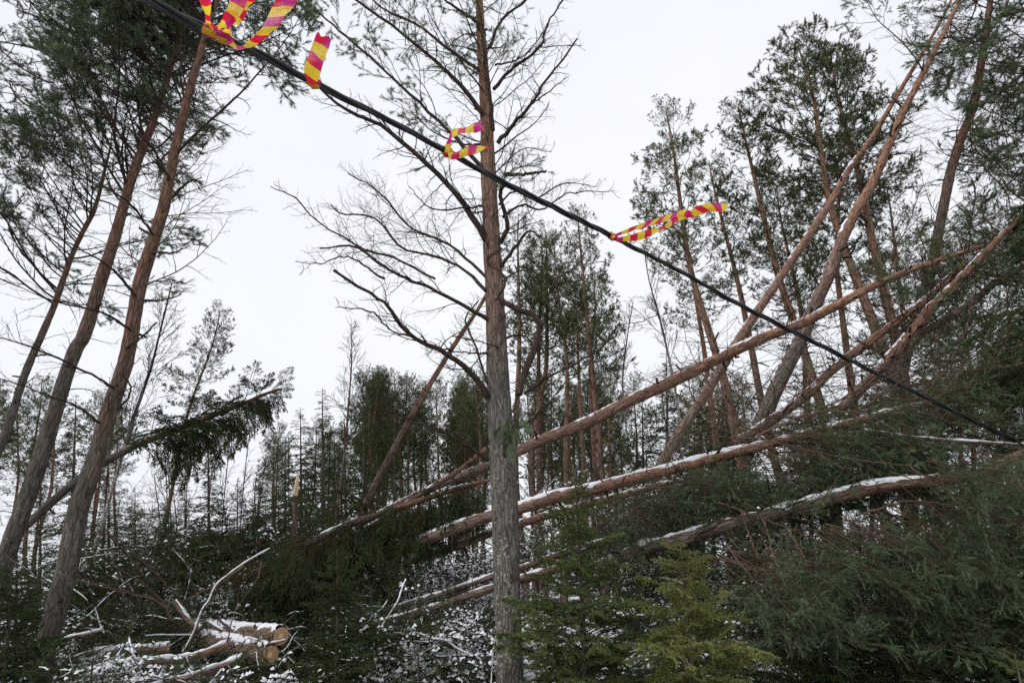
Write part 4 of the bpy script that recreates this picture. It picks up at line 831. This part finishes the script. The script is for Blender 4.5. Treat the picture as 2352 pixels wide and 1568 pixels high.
young('small dark spruce beside the cut logs', (775, 1262, 5.6), (778, 1640, 5.4), 503, BOUGH_SPRD, 112, .66)
young('snowy low spruce at the bottom between the cut logs and thick trunk', (960, 1475, 4.9), (965, 1640, 4.8), 504, BOUGH_SNOW, 60, .75)
young('dark spruce at the lower left corner behind the leaning foot', (30, 1290, 6.0), (25, 1640, 5.8), 505, BOUGH_SPRD, 90, .9)
young('low spruce with snowy twigs at the foot of the leaning pine', (215, 1500, 5.0), (215, 1640, 4.9), 506, BOUGH_SNOW, 60, .6)
young('bright green spruce top at the bottom right corner', (2330, 1500, 4.2), (2330, 1700, 4.1), 507, BOUGH_SPRL, 50, .5)
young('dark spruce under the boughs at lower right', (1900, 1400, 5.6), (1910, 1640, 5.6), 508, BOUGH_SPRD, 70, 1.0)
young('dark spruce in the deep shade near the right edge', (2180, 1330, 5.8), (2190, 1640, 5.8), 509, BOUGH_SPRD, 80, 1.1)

young('tall dark spruce added beyond the right edge to shade the heap, boughs hanging over it', (2470, -250, 5.6), (2540, 1500, 5.2), 510, BOUGH_DROOP, 168, 1.5)  # stem stands out of view; added to cast shade on the lower-right heap
# ------------------------------------------------------------------ cut logs and branches at lower left
def log(label, pts, seed, m=M_GREYLOG, cut=0, snow=.9, thick=.028, name='cut_log', cat='log', sides=26, tilt=None, stub=4):
    P, R = vpath(pts, 40); t = thing(name, label, cat, P[0], 'cut logs and limbs at lower left'); g = Geo(); tube(g, P, R, sides, 0, 0, .6, .008 if sides > 20 else .004, False, seed); g.build('bark', [m], t)
    T, Nn, Bn = frames(P)
    for e, sgn in ((0, -1), (-1, 1)):
        th = np.linspace(0, 2 * np.pi, 32, endpoint=False); d = Nn[e] * np.cos(th)[:, None] + Bn[e] * np.sin(th)[:, None]; rings = []
        rag = (cut and e == 0) * .0
        for q in (.0, .35, .7, .97): rings.append(P[e] + T[e] * sgn * (.004 + .004 * (1 - q)) + d * R[e] * q)
        V = np.vstack(rings); bk = np.concatenate([np.stack([np.cos(th) * R[e] * q, np.sin(th) * R[e] * q, th * 0], -1) for q in (0, .35, .7, .97)])
        Fc = []
        for a in range(3):
            for j in range(32):
                k2 = (j + 1) % 32; Fc += [(a * 32 + j, a * 32 + 32 + j, a * 32 + 32 + k2), (a * 32 + j, a * 32 + 32 + k2, a * 32 + k2)]
        g = Geo(); g.add(V, np.array(Fc)[:, ::sgn], 0, bk); g.build('cut_end', [M_WOOD], t)
    if snow:
        g = Geo(); snow_strip(g, P, R, seed, thick, snow, .95)
        if g.V: g.build('snow_cap', [M_SNOW], t)['kind'] = 'stuff'
    if stub:
        tw = Twigs(); stubs(tw, np.random.default_rng(seed), P, R, stub, (.1, .4)); g = Geo(); tw.wood(g, 0, .5); g.build('broken_twigs', [M_TWIGR], t)['kind'] = 'stuff'
    return t
log('upper thick snow-topped log with round sawn end facing right', [(392, 1438, 8.6, 44), (480, 1448, 7.7, 46), (566, 1455, 6.9, 47), (645, 1460, 6.3, 46)], 601)
log('lower thick log with sawn end facing right, under the other sawn end', [(470, 1468, 7.6, 47), (545, 1486, 6.7, 49), (620, 1503, 6.0, 49)], 602, snow=.8)
log('long snowy limb with pale broken left end', [(236, 1531, 5.9, 18), (311, 1522, 5.9, 18), (404, 1515, 6.0, 19), (462, 1502, 6.1, 19), (520, 1480, 6.3, 19)], 603, M_PINE, sides=16, thick=.025, name='cut_limb')
log('curved snowy limb leaving the bottom edge', [(330, 1590, 5.4, 17), (369, 1572, 5.5, 17), (450, 1550, 5.6, 17), (508, 1530, 5.8, 16), (556, 1512, 5.95, 14)], 604, M_PINE, sides=16, thick=.03, name='cut_limb')
log('short snowy log behind the broken limb at left', [(215, 1500, 7.0, 18), (300, 1494, 7.0, 19), (385, 1489, 7.0, 19)], 605, M_PINE, sides=16, thick=.04)
log('short snowy piece of limb right of the leaning foot', [(150, 1467, 6.8, 7), (172, 1461, 6.8, 8), (235, 1448, 6.8, 7)], 606, M_GREYLOG, sides=10, thick=.02, name='cut_limb')
log('short leaning stump branch behind the crooked snowy branch', [(399, 1380, 6.6, 13), (427, 1417, 6.6, 13), (457, 1443, 6.6, 12)], 607, M_GREYLOG, sides=12, snow=.6, thick=.015, name='cut_limb', stub=3)
log('left of two short stub branches on the log pile', [(479, 1429, 6.4, 9), (510, 1449, 6.4, 8)], 608, M_GREYLOG, sides=10, snow=.5, thick=.012, name='cut_limb', stub=0)
log('right of two short stub branches on the log pile', [(503, 1421, 6.3, 10), (535, 1448, 6.3, 9)], 609, M_GREYLOG, sides=10, snow=.5, thick=.012, name='cut_limb', stub=0)
log('crooked snow-plastered branch rising from the logs', [(422, 1496, 6.5, 6), (436, 1472, 6.5, 6), (448, 1448, 6.5, 6), (466, 1400, 6.5, 6), (482, 1378, 6.5, 5.5), (497, 1345, 6.5, 5.5), (522, 1322, 6.5, 5), (565, 1291, 6.5, 4), (620, 1259, 6.5, 2)], 610, M_GREYLOG, sides=10, snow=.85, thick=.010, name='snowy_branch', cat='branch', stub=14)
log('slanting branch piece lying across the lower sawn log', [(618, 1478, 6.0, 7), (640, 1474, 6.0, 6), (655, 1470, 6.0, 5)], 611, M_GREYLOG, sides=8, snow=.8, thick=.012, name='cut_limb', stub=0)
# bare reddish fallen branches at left
fb = thing('fallen_branches', 'bare reddish fallen pine top lying behind the log pile at left', 'branch', at(400, 1425, 7.2))
for i, pts in enumerate([[(400, 1425), (359, 1380), (275, 1357), (175, 1328)], [(410, 1370), (350, 1309), (280, 1244)], [(380, 1385), (320, 1335), (220, 1275)], [(370, 1380), (300, 1360), (200, 1330), (140, 1300)], [(560, 1300), (500, 1340), (420, 1380)], [(330, 1320), (290, 1270), (250, 1230), (200, 1210)], [(600, 1290), (590, 1330), (540, 1400)]]):
    hand_branch(fb, pts, 7.2, 6.9, 7, 2.5, FINE, 640 + i, tm=M_TWIGR)
# splintered stump
ss = thing('splintered_snag', 'pale splinter of freshly broken wood standing above the spruces', 'broken trunk', at(676, 1250, 10.5))
g = Geo(); Pq, Rq = vpath([(674, 1280, 10.5, 13), (676, 1210, 10.5, 12), (678, 1150, 10.5, 11)], 12); tube(g, Pq, Rq, 10, 0, 0, .3, .006, True, 8); g.build('trunk', [M_FARPINE], ss)
g = Geo(); Pq, Rq = vpath([(677, 1162, 10.5, 8), (679, 1130, 10.5, 12), (683, 1105, 10.5, 9), (686, 1083, 10.5, 2)], 14); tube(g, Pq, Rq * (1, ), 5, 0, 0, 1, .006, True, 9); M_PALE = plain('splintered_wood', (.62, .45, .27), (.75, .6, .4)); g.build('splinter', [M_PALE], ss)
g = Geo(); Pq, Rq = vpath([(673, 1158, 10.5, 4), (674, 1140, 10.5, 4), (676, 1118, 10.5, 1)], 8); tube(g, Pq, Rq, 4, 0, 0, 1, .003, True, 9); g.build('splinter', [M_PALE], ss)
# far house
hs = thing('house', 'far low house with dark roof at the left horizon', 'house', at(492, 1296, 75)); hp = np.array(hs.location)
def box(name, c, s, m, par, gable=0):
    c = np.array(c); sx, sy, sz = np.array(s) / 2; V = [c + (a * sx, b * sy, d * sz) for d in (-1, 1) for a, b in ((-1, -1), (1, -1), (1, 1), (-1, 1))]
    Fq = [(0, 2, 1), (0, 3, 2), (4, 5, 6), (4, 6, 7)] + [q for k in range(4) for q in ((k, (k + 1) % 4, 4 + (k + 1) % 4), (k, 4 + (k + 1) % 4, 4 + k))]
    V = np.array(V)
    if gable: V[4:, 1] = c[1] + (V[4:, 1] - c[1]) * .05
    g = Geo(); g.add(V, Fq); return g.build(name, [m], par)
M_WALL = plain('house_wall', (.30, .22, .12), (.34, .25, .15)); M_ROOF = plain('house_roof', (.05, .04, .035), (.07, .055, .05)); M_PANE = plain('window_glass', (.03, .035, .04), (.05, .06, .07), .15, .5)
box('wall', hp + (0, 0, .8), (5.5, 5, 2.4), M_WALL, hs); box('roof', hp + (0, 0, 2.7), (6.4, 6.2, 1.3), M_ROOF, hs, 1)
for dx in (-1.6, 0, 1.6): box('window', hp + (dx, -2.53, 1.0), (.8, .1, .9), M_PANE, hs)

# ------------------------------------------------------------------ brush and snow on it (uncountable)
def brush(name, label, n, box, Yr, seed, snowp, needp, tm, nm, L=(.4, 1.5), hang=0.0):
    rng = np.random.default_rng(seed); tw = Twigs(); sn = Geo(); g = Geo()
    sp = [dict(t0=.1, sp=.12, flat=.4, ang=.8, l0=.08, l1=.25, rm=.0024, rx=.006, n=4, wan=.2, grav=.0, leaf=dict(sl=.12, side=2, lift=0, prob=needp, cov=(.3, .65, 1)))]
    for k in range(n):
        x, y, Y = rng.uniform(box[0], box[2]), rng.uniform(box[1], box[3]), rng.uniform(*Yr); p = at(x, y, Y); p[2] = max(p[2], float(gz(p[0], p[1])))
        d = nrm(np.array((rng.normal(), rng.normal() * .6, rng.normal() * .35 + .1))); P = wline(rng, p, d, rng.uniform(*L), 7, .14, -.02); r = rng.uniform(.003, .008)
        ramify(tw, rng, P, r, .003, sp)
        if rng.random() < snowp * .5: snow_strip(sn, P, np.linspace(r, .003, len(P)), seed + k % 50, .008, rng.uniform(.4, .8), 1.2)
    tw.wood(g, 0, .45); tw.needles(g, rng, 22, .034, .0042)
    if snowp: snow_chips(sn, tw, rng, snowp * .6, 0, (.008, .028))
    o = g.build(name, [tm, nm]); o['kind'] = 'stuff'; tag(o, label, 'brush')
    if sn.V:
        s = sn.build('snow_on_' + name, [M_SNOW]); s['kind'] = 'stuff'; tag(s, 'snow clinging to ' + label, 'snow')
brush('branch_litter', 'tangle of fallen twigs around the cut logs', 380, (150, 1420, 720, 1500), (7.2, 9.0), 701, .55, .6, M_TWIG, M_SPR, L=(.3, 1.1))
brush('low_litter', 'snowy twigs on the ground below the cut logs', 260, (100, 1530, 720, 1600), (5.3, 6.6), 708, .7, .6, M_TWIG, M_SPR, L=(.15, .5))
brush('undergrowth', 'dark twiggy undergrowth behind the log pile', 380, (150, 1250, 760, 1430), (8.0, 12), 702, .22, .7, M_TWIG, M_SPR)
brush('thicket', 'snowy twig thicket left of the thick trunk foot', 420, (820, 1440, 1150, 1600), (5.9, 7.0), 703, .5, .6, M_TWIG, M_SPR, L=(.2, .7))
brush('far_thicket', 'twigs and snow below the fallen trunks left of the thick trunk', 380, (830, 1270, 1180, 1430), (8.2, 10.5), 709, .55, .3, M_TWIG, M_SPR, L=(.3, 1.1))
brush('slash', 'broken branches beneath the fallen trunks right of the thick trunk', 380, (1200, 1150, 1760, 1330), (7.4, 9.5), 704, .45, .4, M_TWIGR, M_NEED, L=(.3, 1.2))
brush('shaded_brush', 'dark twigs in the deep shade at lower right', 380, (1500, 1330, 2380, 1590), (5.6, 8.0), 705, .3, .7, M_TWIG, M_SPR)
brush('horizon_brush', 'bare brush along the left horizon', 260, (180, 1170, 720, 1290), (11, 17), 706, .0, .25, M_TWIG, M_SPR, L=(.8, 2.4))
brush('tangle', 'fine bare twig tangle over the fallen trunks at right', 150, (1600, 800, 2350, 1060), (5.4, 7.4), 707, .0, .1, M_TWIGR, M_NEED, L=(.6, 1.8))
